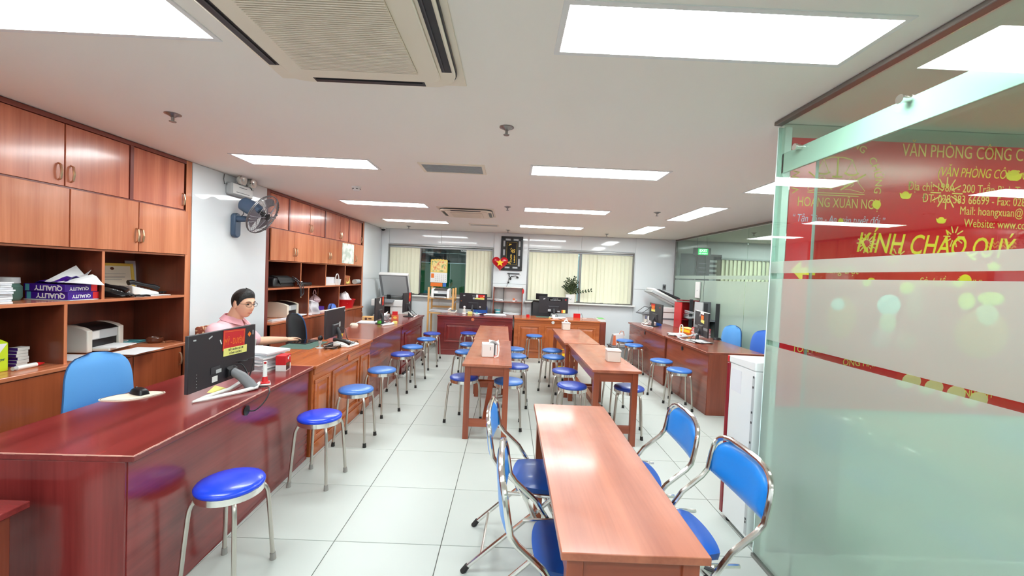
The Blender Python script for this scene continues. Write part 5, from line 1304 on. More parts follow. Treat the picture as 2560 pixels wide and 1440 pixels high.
build('slot_print', MB().box(-.06, -.0765, .085, .06, -.0752, .092).box(-.1, -.0765, .03, .1, -.0752, .036), 'grey', t, smooth=0)
for x in (-.055, .10):
    l = build('lamp_head', MB().tube([(x, -.06, .165), (x, -.08, .165), (x, -.11, .163)], [.03, .045, .048], 18), 'offwhite', t)
    build('bulb', MB().lathe([(.012, .002), (.010, .01), (0, .013)], 12, Matrix.Translation((x, -.111, .163)) @ Matrix.Rotation(pi/2, 4, 'X')), 'white', l)
    build('reflector', MB().lathe([(.048, -.006), (.048, .008), (.042, .008), (.014, .001), (0, .001)], 18, Matrix.Translation((x, -.1115, .163)) @ Matrix.Rotation(pi/2, 4, 'X')), 'chrome', l)
    build('bracket', MB().tube([(x, -.04, .12), (x, -.05, .15), (x, -.06, .163)], .01, 8), 'lightgrey', t)
build('cable', MB().tube([(.1, -.06, .15), (.13, -.08, .1), (.19, -.05, .11), (.2, -.02, .04), (.19, -.01, -.03), (.17, -.01, -.08)], .006, 6), 'darkgrey', t)
build('cable', MB().tube([(-.16, -.02, .1), (-.2, -.02, .09), (-.21, -.02, .14), (-.19, -.01, .19)], .004, 6), 'darkgrey', t)

# ------------------------------------------------------------------ copiers
t = T('copier', 'white copier with raised lid in the far left corner', 'copier', (-2.70, 8.06, 0), RZ, 'office copiers')
build('paper_cabinet', MB().box(0, 0, .06, .60, .58, .58), 'white', t, bevel=.006)
for z in (.12, .33): build('drawer', MB().box(.02, -.012, z, .58, .0, z+.19), 'offwhite', t, bevel=.004)
build('output_bay', MB().box(.03, .06, .585, .36, .55, .80), 'black', t, smooth=0)
build('right_body', MB().box(.36, .0, .585, .60, .58, .83), 'white', t, bevel=.006)
build('bay_tray', MB().hexa([(.04, .0, .60), (.35, .0, .60), (.35, .4, .66), (.04, .4, .66)], [(.04, .0, .605), (.35, .0, .605), (.35, .4, .665), (.04, .4, .665)]), 'darkgrey', t, smooth=0)
build('scanner', MB().box(-.02, -.01, .83, .60, .58, .96), 'white', t, bevel=.01)
build('control_panel', MB().hexa([(.12, -.14, .90), (.44, -.14, .90), (.44, .02, .955), (.12, .02, .955)], [(.12, -.14, .93), (.44, -.14, .93), (.44, .02, .975), (.12, .02, .975)]), 'grey', t, bevel=.004)
build('glass_bed', MB().box(.06, .06, .96, .56, .52, .963), 'screen', t, smooth=0)
lm = Matrix.Translation((0, .56, 1.0)) @ Matrix.Rotation(rad(-62), 4, 'X')
ld_ = build('lid', MB().box(-.01, -.52, 0, .60, .02, .09, lm), 'white', t, bevel=.012)
build('lid_pad', MB().box(.05, -.48, -.008, .55, -.02, -.001, lm), 'lightgrey', ld_, smooth=0); build('pad_frame', MB().box(.0, -.50, -.004, .59, .0, .0, lm), 'grey', ld_, smooth=0); build('feeder', MB().box(.2, -.4, .09, .55, -.05, .15, lm), 'darkgrey', ld_, bevel=.008)
for x in (.12, .45): build('hinge', MB().box(x, .5, .955, x+.07, .58, 1.03), 'black', t, bevel=.004)
for x in (.05, .55):
    for y in (.05, .53): build('castor', MB().cyl((x-.015, y, .03), (x+.015, y, .03), .03, 12), 'black', t)
t = T('copier', 'white copier with tilted lid and paper at the far right wall', 'copier', (3.00, 8.02, 0), RZ, 'office copiers')
build('body', MB().box(-.02, 0, .05, .36, .5, .94), 'white', t, bevel=.01)
for z in (.12, .32, .52): build('drawer', MB().box(0, -.012, z, .34, 0, z+.17), 'offwhite', t, bevel=.004)
build('panel_gap', MB().box(-.0, -.006, .80, .35, .0, .83), 'grey', t, smooth=0)
build('scanner', MB().box(-.05, -.01, .945, .38, .52, 1.04), 'white', t, bevel=.01)
ll = Matrix.Translation((.36, 0, 1.06)) @ Matrix.Rotation(rad(26), 4, 'Y')
l_ = build('lid', MB().box(-.62, .0, 0, .0, .5, .05, ll), 'lightgrey', t, bevel=.008); build('lid_top', MB().box(-.62, .02, .05, -.08, .48, .10, ll), 'white', l_, bevel=.02); build('feeder_tray', MB().hexa([ll @ Vector(p) for p in ((-.5, .04, .11), (-.05, .04, .13), (-.05, .46, .13), (-.5, .46, .11))], [ll @ Vector(p) for p in ((-.5, .04, .13), (-.05, .04, .17), (-.05, .46, .17), (-.5, .46, .13))]), 'darkgrey', l_, bevel=.004)
build('lid_pad', MB().box(-.58, .03, -.006, -.03, .47, -.001, ll), 'white', l_, smooth=0)
build('side_tray', MB().box(-.36, .05, .88, -.05, .45, .90), 'grey', t, bevel=.004); build('side_unit', MB().box(-.22, .05, .62, -.021, .45, .86), 'white', t, bevel=.006)
build('wire_rack', MB().tube([(-.34, .05, .91), (-.2, .05, 1.02), (-.06, .05, 1.0), (-.06, .4, 1.0), (-.2, .4, 1.02), (-.34, .4, .91)], .006, 6), 'darkgrey', t); build('lower_tray', MB().box(-.40, .02, .55, -.02, .48, .61), 'lightgrey', t, bevel=.006); build('pedestal', MB().box(-.38, .04, .0, -.04, .46, .549), 'white', t, bevel=.006)
# ------------------------------------------------------------------ back left group
printer('white laser printer on the pine shelf', (-1.59, 8.30, 1.021), RZ, w=.37, d=.27, h=.20, m='white', top='black')
paper_pile('paper_stack', 'white papers on the middle board of the pine shelf', (-1.40, 8.44, .721), RZ, 4, .4, .26, .014)
tag(build('paper_sheet', MB().grid(lambda u, v: (.2*u, .2*v, .03+.16*u*u), 6, 3, .002), 'paper', None, (-1.30, 8.35, .775), (0, 0, RZ), smooth=0), 'curling white sheet over the papers on the pine shelf', 'paper')
t = T('calendar', 'wall calendar with orange floral picture hanging before the left window', 'calendar', S(1.11, -.075, 1.24), RZ)
pts = [(0, .30), (.36, .30)]+[(.36-.36*k/24, .565+.012*abs(sin(pi*k/4))+.012*sin(pi*k/24)) for k in range(25)]
build('picture', MB().prism(pts, 0, .003, Matrix.Rotation(pi/2, 4, 'X')), 'gold', t, smooth=0)
build('picture_field', MB().box(.02, -.0045, .32, .34, -.003, .555), 'calpic', t, smooth=0) if 'calpic' in M else None
cp, nt, b = newmat('calendar_picture'); tc = nt.nodes.new('ShaderNodeTexCoord'); no = nt.nodes.new('ShaderNodeTexNoise'); no.inputs['Scale'].default_value = 14; no.inputs['Detail'].default_value = 3
cr = nt.nodes.new('ShaderNodeValToRGB'); cr.color_ramp.elements[0].position = .3; cr.color_ramp.elements[0].color = rgba((120, 150, 90)); e = cr.color_ramp.elements.new(.48); e.color = rgba((244, 224, 150)); cr.color_ramp.elements[2].position = .68; cr.color_ramp.elements[2].color = rgba((216, 96, 60))
nt.links.new(tc.outputs['Object'], no.inputs['Vector']); nt.links.new(no.outputs[0], cr.inputs[0]); nt.links.new(cr.outputs[0], b.inputs['Base Color']); b.inputs['Roughness'].default_value = .5
build('picture_field', MB().box(.02, -.0045, .32, .34, -.003, .555), cp, t, smooth=0)
build('date_block', MB().box(.0, -.004, .085, .36, -.0005, .298), 'white', t, smooth=0); build('date_tab', MB().box(.015, -.0055, .18, .08, -.0042, .275), 'orangeprint', t, smooth=0)
for r_ in range(4):
    for c_ in range(6): txt(str(1+(r_*6+c_) % 31), .026, 'darkgrey', t, basis((1, 0, 0), (0, 0, 1), (.115+c_*.042, -.0048, .245-r_*.042)), 'date_number')
build('footer', MB().box(.01, -.004, .0, .265, -.0005, .08), 'orangeprint', t, smooth=0); build('footer_badge', MB().box(.275, -.004, .0, .345, -.0005, .08), 'steelblue', t, smooth=0)
t = T('window_ledge_phone', 'flat black device on the sill of the left window', 'device', S(.83, -.02, 1.03), RZ)
build('body', MB().hexa([(0, 0, 0), (.26, 0, 0), (.26, .06, 0), (0, .06, 0)], [(.02, .01, .03), (.24, .01, .02), (.24, .05, .03), (.02, .05, .045)]), 'black', t, bevel=.006); build('button', MB().box(.05, -.002, .01, .12, 0, .02), 'grey', t, smooth=0)
# small things along the dark red back desk
t = T('telephone_set', 'small white telephone at the left of the dark red back desk', 'telephone', (-1.13, 8.20, DZ), rad(-10))
build('body', MB().hexa([(-.08, -.07, 0), (.08, -.07, 0), (.08, .07, 0), (-.08, .07, 0)], [(-.08, -.07, .02), (.08, -.07, .02), (.08, .07, .05), (-.08, .07, .05)]), 'offwhite', t, bevel=.006); build('handset', MB().tube([(-.06, -.07, .05), (-.06, 0, .07), (-.06, .07, .075)], [.018, .012, .018], 8), 'white', t); build('keypad', MB().box(-.02, -.05, .03, .06, .03, .05), 'grey', t, smooth=0)
t = T('figurine', 'small white upright ornament on the dark red back desk', 'figurine', (-.87, 8.0, DZ), 0)
build('base', MB().lathe([(.04, 0), (.042, .01), (.03, .03)], 16), 'white', t); build('body', MB().lathe([(.028, .03), (.03, .06), (.022, .10), (.012, .115)], 16), 'offwhite', t); build('head', MB().ell((0, 0, .135), (.024, .022, .026)), 'white', t)
t = T('yellow_carton', 'pale yellow small carton beside the white ornament', 'box', (-.76, 8.03, DZ), rad(8))
build('carton', MB().box(-.045, -.03, 0, .045, .03, .05), 'paleyellow', t, bevel=.002); build('flap', MB().box(-.04, -.03, .0505, .045, .028, .056), 'cream', t, smooth=0)
t = T('tape_dispenser', 'green and white tape dispenser on the dark red back desk', 'dispenser', (-.62, 7.96, DZ), rad(20))
build('body', MB().box(-.05, -.02, 0, .05, .02, .025), 'white', t, bevel=.006); build('roll', MB().cyl((.0, -.012, .03), (0, .012, .03), .024, 14), 'teal', t)
t = T('stapler', 'brown stapler near the front of the dark red back desk', 'stapler', (-.50, 7.98, DZ), rad(10))
build('base', MB().box(-.06, -.015, 0, .06, .015, .008), 'black', t, bevel=.002); build('arm', MB().hexa([(-.06, -.012, .012), (.06, -.012, .018), (.06, .012, .018), (-.06, .012, .012)], [(-.06, -.012, .02), (.06, -.012, .04), (.06, .012, .04), (-.06, .012, .02)]), 'brown', t, bevel=.003)
paper_pile('paper_stack', 'white papers spread on the dark red back desk, right half', (-.27, 8.05, DZ), rad(10), 3, .42, .26, .008)
paper_pile('paper_stack', 'white papers spread behind the dark monitor on the dark red back desk', (-.72, 8.12, DZ), rad(-6), 2, .34, .1, .012)
t = T('tissue_pack', 'turquoise and white cup on the lower board of the open shelf unit', 'cup', (-.255, 8.60, .716), 0)
t.location = (-.235, 8.605, .717)
build('cup_body', MB().lathe([(0, 0), (.055, 0), (.065, .1), (.062, .1), (.052, .006), (0, .006)], 20), 'teal', t); build('band', MB().lathe([(.0605, .045), (.0635, .07)], 20), 'white', t); build('straw', MB().cyl((.02, 0, .01), (.03, 0, .13), .005, 8), 'white', t)
paper_pile('paper_stack', 'crumpled white papers on the upper board of the open shelf unit', (-.215, 8.60, .993), RZ, 3, .17, .13, .014)
t = T('red_ornament', 'small red and white trinket on the upper board of the open shelf unit', 'ornament', (.10, 8.62, .991), 0)
build('base', MB().lathe([(.035, 0), (.035, .02), (.02, .03)], 14), 'white', t); build('top', MB().ell((0, 0, .05), (.025, .02, .025)), 'orange', t); build('wing', MB().ell((.05, 0, .03), (.03, .012, .02)), 'pinkbag', t)
paper_pile('paper_stack', 'white papers on the lower board of the open shelf unit', (.07, 8.61, .718), RZ, 3, .34, .16, .012)
tag(build('pink_tag', MB().prism([(.018*cos(a)*(1.2 if abs(a-pi/2) > .8 else 1), .05*sin(a)) for a in [2*pi*k/12 for k in range(12)]], 0, .003, Matrix.Rotation(pi/2, 4, 'X')), 'redmat', None, (.285, 8.485, 1.22), (0, 0, 0), smooth=0), 'small pink paper tag hung on the open shelf unit corner', 'tag')
# light brown back desk
t = T('red_tape', 'small red tape roll at the left of the light brown back desk', 'tape', (.38, 7.93, DZ), 0)
build('roll', MB().lathe([(.018, 0), (.032, 0), (.032, .05), (.018, .05), (.018, 0)], 18), 'red', t); build('core', MB().lathe([(.014, .002), (.018, .002), (.018, .048), (.014, .048), (.014, .002)], 18), 'brown', t)
tag(build('desk_mat', MB().box(-.2, -.12, 0, .2, .12, .004), 'darkgreen', None, (.75, 8.08, DZ), (0, 0, rad(4)), bevel=.001), 'green cutting mat under the monitor on the light brown back desk', 'mat')
tag(build('red_card', MB().box(-.07, -.004, 0, .07, .004, .085), 'red', None, (1.38, 8.2, DZ), (0, 0, rad(3)), bevel=.001), 'upright red card at the right of the light brown back desk', 'card')
t = T('clip_stand', 'clear slanted pen stand right of the red card', 'stand', (1.52, 8.16, DZ), 0)
build('base', MB().box(-.03, -.02, 0, .05, .02, .006), 'white', t, bevel=.001); build('plate', MB().hexa([(-.03, -.02, .006), (-.02, -.02, .006), (-.02, .02, .006), (-.03, .02, .006)], [(-.06, -.02, .09), (-.055, -.02, .09), (-.055, .02, .09), (-.06, .02, .09)]), 'acrylic', t, smooth=0); build('pen', MB().cyl((-.02, 0, .01), (-.055, 0, .095), .004, 8), 'grey', t)
paper_pile('paper_stack', 'white papers before the monitor on the light brown back desk', (.98, 7.97, DZ), rad(12), 2, .3, .16, .01)
t = T('paper_roll', 'white roll standing before the monitor on the light brown back desk', 'roll', (.88, 7.93, DZ), 0)
build('roll', MB().lathe([(.012, 0), (.032, 0), (.032, .07), (.012, .07), (.012, 0)], 18), 'white', t); build('yellow_note', MB().box(-.09, -.02, .0, -.03, .03, .012), 'paleyellow', t, smooth=0)
t = T('tissue_box', 'square white tissue box on the right far table, back end', 'tissue box', (.93, 6.52, .71), rad(3), 'tissue boxes')
def tissue(t, w=.12, h=.10):
    build('box', MB().box(-w/2, -w/2, 0, w/2, w/2, h), 'offwhite', t, bevel=.006); build('lid', MB().box(-w/2-.004, -w/2-.004, h+.001, w/2+.004, w/2+.004, h+.016), 'white', t, bevel=.004); build('slot', MB().box(-.03, -.008, h+.0165, .03, .008, h+.0175), 'grey', t, smooth=0)
tissue(t); build('tissue', MB().grid(lambda u, v: ((u-.5)*.07+.01*sin(7*v), (v-.5)*.02+.01*sin(8*u), .117+.05*sin(pi*u)*(.4+.6*v)), 6, 4), 'paper', t, smooth=0)
t = T('tissue_box', 'square white tissue box at the near end of the right table', 'tissue box', (1.085, 4.14, .71), rad(-4), 'tissue boxes'); tissue(t, .135, .105)
t = T('tissue_box', 'open white tissue box with loose tissues on the left table', 'tissue box', (-.185, 4.12, .71), rad(6), 'tissue boxes')
build('box', MB().box(-.07, -.06, 0, .05, .06, .135), 'white', t, bevel=.006); build('slot', MB().box(.01, -.0612, .07, .016, -.06, .105), 'grey', t, smooth=0); build('open_side', MB().box(.054, -.05, .01, .058, .055, .13), 'grey', t, smooth=0)
build('open_flap', MB().tube([(.056, -.062, .0), (.09, -.066, .01), (.1, -.05, .07), (.095, -.02, .14), (.07, -.01, .15)], [.012, .008, .006, .008, .008], 8), 'white', t); build('tissue', MB().grid(lambda u, v: (.0+.1*u, (v-.5)*.09, .135+.025*sin(4*u+3*v)+.01), 6, 5, .002), 'paper', t, smooth=0)
build('inner_roll', MB().box(.065, -.045, .015, .08, .05, .12), 'paper', t, smooth=0); build('red_mark', MB().ell((.06, -.068, .012), (.012, .002, .01)), 'pinkprint', t)
# wall pieces
t = T('framed_picture', 'black carved frame with gold calligraphy on the back wall', 'picture', S(2.60, -.004, 1.645), RZ)
f = MB(); W_, H_ = .47, .735
for a in ((0, 0, W_, .05), (0, H_-.05, W_, H_), (0, .05, .05, H_-.05), (W_-.05, .05, W_, H_-.05)): f.box(a[0], -.03, a[1], a[2], 0, a[3])
for a in ((.09, .09, W_-.09, .115), (.09, H_-.115, W_-.09, H_-.09), (.09, .115, .115, H_-.115), (W_-.115, .115, W_-.09, H_-.115)): f.box(a[0], -.028, a[1], a[2], 0, a[3])
for x in (.035, W_/2-.03, W_-.095):
    for z in (.035, H_-.095): f.box(x, -.026, z, x+.06, 0, z+.06)
for z in (H_*.36, H_*.62):
    for x in (.04, W_-.10): f.box(x, -.026, z, x+.06, 0, z+.06)
build('carved_frame', f, 'black', t, bevel=.006); build('inner_panel', MB().box(.112, -.02, .112, W_-.112, -.012, H_-.112), 'screen', t, smooth=0); build('gold_line', MB().box(.125, -.0225, .125, .128, -.0205, H_-.125).box(W_-.128, -.0225, .125, W_-.125, -.0205, H_-.125).box(.125, -.0225, H_-.128, W_-.125, -.0205, H_-.125).box(.125, -.0225, .125, W_-.125, -.0205, .128), 'gold', t, smooth=0)
g = MB()
def cal(cx, cz, s_, seedv):
    rr = random.Random(seedv)
    for q in range(5):
        a = rr.uniform(0, 6.28); p = [(cx+s_*rr.uniform(-1, 1), -.0225, cz+s_*rr.uniform(-1, 1)) for _ in range(3)]
        g.tube(p, [.003, .009, .002], 6)
cal(.19, H_-.17, .035, 3); cal(.25, H_-.30, .055, 5)
for k in range(5): cal(.225, H_-.40-k*.035, .016, 20+k); cal(.30, H_-.42-k*.033, .015, 40+k)
cal(.19, .18, .04, 9)
build('calligraphy', g, 'gold', t)
t = T('heart_balloon', 'red heart with yellow star hung over the picture corner', 'balloon', S(2.60, -.11, 1.80), RZ)
hp = []
for k in range(40):
    a = 2*pi*k/40; hp.append((.0105*16*sin(a)**3, .0105*(13*cos(a)-5*cos(2*a)-2*cos(3*a)-cos(4*a))))
hb = MB(); n = len(hp); cen = Vector((0, 0, 0))
for sgn in (-1, 1):
    vs = []; fs = []
    for j, (s_, d_) in enumerate(((1, 0), (.85, .028), (.6, .045), (.3, .055), (.02, .058))):
        for x, z in hp: vs.append((x*s_, sgn*d_, z*s_+.02*(1-s_)))
    for j in range(4):
        for k in range(n):
            k2 = (k+1) % n; q = (j*n+k, j*n+k2, (j+1)*n+k2, (j+1)*n+k); fs.append(q if sgn > 0 else tuple(reversed(q)))
    hb.add(vs, fs)
M['foil'] = mat('red_foil', (200, 14, 32), .18, coat=.4)
build('foil_heart', hb, 'foil', t, smooth=60)
sp = [((.085 if k % 2 == 0 else .036)*sin(pi*k/5), (.085 if k % 2 == 0 else .036)*cos(pi*k/5)) for k in range(10)]
build('star', MB().prism(sp, .052, .066, Matrix.Rotation(pi/2, 4, 'X')), 'yellow', t, smooth=0)
t = T('wall_hooks', 'black wire hooks and keys hanging below the black picture', 'hook rack', S(2.86, -.01, 1.45), RZ)
build('hook', MB().tube([(-.06, -.01, .14), (-.06, -.02, .08), (-.03, -.025, .05), (.0, -.02, .08)], .01, 8).tube([(.0, -.01, .07), (.08, -.02, .09), (.14, -.015, .06)], .008, 6), 'black', t); build('key_bunch', MB().ell((-.03, -.02, .02), (.024, .01, .03)).ell((-.07, -.02, -.06), (.02, .008, .02)).ell((.12, -.02, .05), (.03, .01, .014)), 'black', t); build('cable', MB().tube([(-.06, -.01, .05), (-.08, -.012, -.06), (-.1, -.012, -.14), (-.14, -.012, -.16)], .005, 6), 'darkgrey', t); build('charger', MB().cbox((.18, -.015, .13), (.03, .02, .04)), 'white', t, bevel=.004)
build('backplate', MB().box(-.1, -.006, .12, .16, .0, .145), 'darkgrey', t)
t = T('wall_switch', 'grey switch plate on the back wall near the right corner', 'switch', S(6.10, -.001, 1.375), RZ)
build('plate', MB().box(0, -.008, 0, .07, 0, .115), 'grey', t, bevel=.003); build('rocker', MB().box(.015, -.012, .03, .055, -.008, .085), 'darkgrey', t, bevel=.002)
t = T('intercom', 'white access control box on the far glass partition', 'intercom', (3.545, 7.70, 1.27), ang)
build('housing', MB().box(-.0, -.035, 0, .16, -.0085, .30), 'white', t, bevel=.005); build('screw_cap', MB().cyl((.08, -.037, .14), (.08, -.0351, .14), .012, 10), 'lightgrey', t)
t.rotation_euler = (0, 0, ang)
# plant
t = T('potted_plant', 'dark leafy plant in white square pot before the closed blinds', 'plant', S(4.13, -.16, .985), RZ)
t.location = S(4.13, -.045, 1.012)
build('pot', MB().hexa([(-.085, -.05, 0), (.085, -.05, 0), (.085, .045, 0), (-.085, .045, 0)], [(-.1, -.06, .18), (.1, -.06, .18), (.1, .055, .18), (-.1, .055, .18)]), 'white', t, bevel=.008)
build('soil', MB().box(-.09, -.052, .17, .09, .048, .182), 'brown', t, smooth=0); build('pot_print', MB().tube([(-.03, -.058, .09), (.0, -.0585, .075), (.03, -.058, .09)], .004, 5), 'grey', t)
rp = random.Random(11)
fronds = [(-.16, .16, 34), (-.13, .26, 60), (-.06, .33, 85), (.02, .30, 70), (.07, .36, 84), (.13, .27, 70), (.10, .18, 40), (-.1, .12, 20), (.15, .12, 30), (.0, .2, 60), (-.04, .16, 40), (.42, .10, 10), (.06, .22, 60)]
for dx, dz, _ in fronds:
    dy = rp.uniform(-.14, -.03)
    p = [Vector((dx*(u**1.1)*1.0, dy*u, .18+dz*(u**.8)*(1 if dx < .3 else 1)+(-.0))) for u in [k/8 for k in range(9)]]
    f = build('frond', MB().tube(p, [.006*(1-.6*k/8)+.001 for k in range(9)], 5), 'stem', t)
    lf = MB()
    for k in range(2, 9):
        for s_ in (-1, 1):
            tdir = (p[min(k+1, 8)]-p[k-1]).normalized()
            side = tdir.cross(Vector((0, -1, .3))).normalized()*s_
            d_ = (side*.8+tdir*.6+Vector((0, rp.uniform(-.5, .3), rp.uniform(-.1, .3)))).normalized()
            L_ = .052*rp.uniform(.8, 1.2); wv = d_.cross(Vector((0, 1, .2))).normalized()*.017
            a = p[k]; mid = a+d_*L_*.5; tip = a+d_*L_; up = Vector((0, -.006, .004))
            lf.add([a, mid+wv, tip, mid-wv, mid+up], [(0, 1, 4), (1, 2, 4), (2, 3, 4), (3, 0, 4), (0, 3, 2, 1)])
    build('leaves', lf, 'leaf', f, smooth=0)
# right counters
t = T('blue_cap', 'small bright blue bottle cap box on the far right counter', 'box', (2.73, 7.36, DZ), 0)
build('box', MB().box(-.045, -.03, 0, .045, .03, .055), 'seatblue', t, bevel=.006); build('lid', MB().box(-.046, -.031, .0555, .046, .031, .07), 'padblue', t, bevel=.003)
t = T('file_rack', 'pale clear desk organiser with pens on the far right counter', 'organiser', (2.58, 7.62, DZ), rad(-90))
build('tray', MB().box(-.09, -.05, 0, .09, .05, .012), 'white', t, bevel=.003); build('cup', MB().lathe([(0, .012), (.03, .012), (.034, .09), (.031, .09), (.027, .016), (0, .016)], 16), 'offwhite', t)
for k in range(4): build('pen', MB().cyl((.008*k-.012, .004*(k % 2), .02), (.02*k-.03, .01*(k % 2), .15), .004, 6), ('black', 'red', 'steelblue', 'grey')[k], t)
t = T('biscuit_box', 'yellow printed box on the near right counter behind the newspapers', 'box', (2.86, 6.42, DZ), rad(-80))
build('carton', MB().box(-.13, -.06, 0, .13, .06, .075), 'orangeprint', t, bevel=.002); build('print', MB().box(-.12, -.061, .02, .12, -.0602, .06), 'yellow', t, smooth=0); build('lid', MB().box(-.132, -.062, .0755, .132, .062, .085), 'paleyellow', t, bevel=.001)
t = T('table_mirror', 'small white desk stand beside the yellow printed box', 'stand', (2.72, 6.36, DZ), rad(-70))
build('base', MB().lathe([(.045, 0), (.045, .006), (.01, .012)], 18), 'white', t); build('loop', MB().tube([(-.03, 0, .01), (-.035, 0, .08), (-.02, 0, .13), (0, 0, .14), (.02, 0, .13), (.035, 0, .08), (.03, 0, .01)], .009, 8), 'offwhite', t)
t = T('black_hat', 'dark stapler lying behind the yellow printed box', 'stapler', (3.02, 6.75, DZ), rad(-60))
build('base', MB().box(-.09, -.02, 0, .09, .02, .01), 'black', t, bevel=.003); build('arm', MB().hexa([(-.09, -.016, .014), (.09, -.016, .02), (.09, .016, .02), (-.09, .016, .014)], [(-.09, -.016, .024), (.09, -.016, .05), (.09, .016, .05), (-.09, .016, .024)]), 'black', t, bevel=.004)
def magazine(label, loc, rz, w, d, seed):
    t = T('newspaper', label, 'papers', loc, rz)
    rr = random.Random(seed)
    for k in range(3):
        ph = rr.uniform(0, 6); a = rad(rr.uniform(-12, 12))
        build('sheet', MB().grid(lambda u, v: ((u-.5)*w, (v-.5)*d, .004+.006*k+.008*(.5+.5*sin(ph+4*u))*v), 6, 4, .002, Matrix.Rotation(a, 4, 'Z')), newsm, t, smooth=0)
    return t
newsm, nt, b = newmat('newsprint'); tc = nt.nodes.new('ShaderNodeTexCoord'); no = nt.nodes.new('ShaderNodeTexNoise'); no.inputs['Scale'].default_value = 16; cr = nt.nodes.new('ShaderNodeValToRGB')
cr.color_ramp.elements[0].position = .38; cr.color_ramp.elements[0].color = rgba((120, 122, 128)); cr.color_ramp.elements[1].position = .56; cr.color_ramp.elements[1].color = rgba((226, 226, 224))
nt.links.new(tc.outputs['Object'], no.inputs['Vector']); nt.links.new(no.outputs[0], cr.inputs[0]); nt.links.new(cr.outputs[0], b.inputs['Base Color']); b.inputs['Roughness'].default_value = .7
magazine('crumpled newspapers on the near right counter before the monitor', (2.56, 6.12, DZ), rad(80), .34, .26, 4)
magazine('folded colour magazine under the slanted stand on the near right counter', (2.60, 5.50, DZ), rad(100), .30, .22, 8)
t = T('candy', 'small pink wrapped packet on the near right counter edge', 'packet', (2.50, 5.93, DZ), rad(30))
build('packet', MB().ell((0, 0, .018), (.04, .028, .018)), 'pinkbag', t); build('tie', MB().ell((.04, 0, .022), (.012, .02, .01)), 'redmat', t)
for k, m_ in enumerate(('white', 'red', 'white', 'red', 'red', 'redmat')):
    t = T('folder', '%s folder behind the near right monitor, %s of its stack' % ('white' if m_ == 'white' else 'red', ORD[k]), 'folder', (2.92, 6.13, DZ+k*.0202), rad(-85), 'folders behind the near right monitor')
    build('cover', MB().box(-.12+.006*(k % 2), -.085, 0, .12, .085, .004).box(-.12+.006*(k % 2), -.085, .016, .12, .085, .02).box(-.12+.006*(k % 2), -.085, .004, -.114+.006*(k % 2), .085, .016), m_, t, smooth=0)
    build('paper_block', MB().box(-.112+.006*(k % 2), -.08, .0042, .115, .08, .0158), 'paper', t, smooth=0)
# small cabinet top
t = T('storage_box', 'white lidded box on the small dark brown cabinet', 'box', (1.84, 8.12, .70), 0)
build('box', MB().box(-.09, -.12, 0, .075, .12, .05), 'white', t, bevel=.006); build('lid', MB().box(-.092, -.122, .051, .077, .122, .062), 'offwhite', t, bevel=.003); build('green_strip', MB().box(-.06, -.11, .0625, .06, .1, .066), 'green', t, smooth=0)
# floor things at the back
t = T('storage_crate', 'grey plastic crate on the floor right of the light brown back desk', 'crate', (2.24, 8.06, 0), rad(4))
build('crate', MB().hexa([(-.18, -.14, 0), (.18, -.14, 0), (.18, .14, 0), (-.18, .14, 0)], [(-.2, -.16, .24), (.2, -.16, .24), (.2, .16, .24), (-.2, .16, .24)]), 'lightgrey', t, bevel=.008); build('rim', MB().box(-.215, -.175, .225, .215, .175, .245), 'grey', t, bevel=.006); build('lower_box', MB().box(.2, -.2, .0, .36, .1, .2), 'grey', t, bevel=.006)
t = T('shopping_bag', 'white and orange shopping bag in the grey crate', 'bag', (2.20, 8.08, .246), rad(8))
build('bag', MB().hexa([(-.14, -.08, 0), (.12, -.08, 0), (.12, .08, 0), (-.14, .08, 0)], [(-.11, -.05, .22), (.09, -.05, .24), (.09, .05, .24), (-.11, .05, .22)]), 'bag', t, bevel=.01); build('orange_side', MB().hexa([(-.145, -.083, .01), (-.07, -.083, .01), (-.07, -.081, .01), (-.145, -.081, .01)], [(-.115, -.056, .2), (-.075, -.056, .2), (-.075, -.052, .2), (-.115, -.052, .2)]), 'orange', t, smooth=0)
build('handle', MB().tube([(.0, -.04, .22), (.04, -.04, .29), (.09, -.04, .28), (.11, -.04, .2)], .006, 6), 'orange', t)
t = T('yellow_basket', 'yellow plastic basket on the floor under the far right table', 'basket', (.98, 6.95, 0), 0)
build('basket', MB().lathe([(0, 0), (.09, 0), (.12, .22), (.115, .222), (.086, .006), (0, .006)], 20), 'yellow', t); build('handle', MB().tube([(.115*cos(a), 0, .22+.09*sin(a)) for a in [pi*k/10 for k in range(11)]], .008, 6), 'yellow', t)
t = T('power_strip', 'white power strip with cables on the floor behind the left stools', 'power strip', (-1.60, 4.50, 0), rad(88))
t.location = (-1.49, 5.98, 0)
build('strip', MB().box(-.14, -.025, 0, .14, .025, .035), 'white', t, bevel=.005)
cables(t, [[(.14, 0, .02), (.2, .0, .1), (.26, -.01, .06), (.3, 0, .01)], [(.0, 0, .04), (.1, .01, .12), (.22, .0, .02)]], 'black', .004)
for k in range(3): build('plug', MB().cbox((-.08+.07*k, 0, .05), (.04, .03, .03)), 'black', t, bevel=.004)
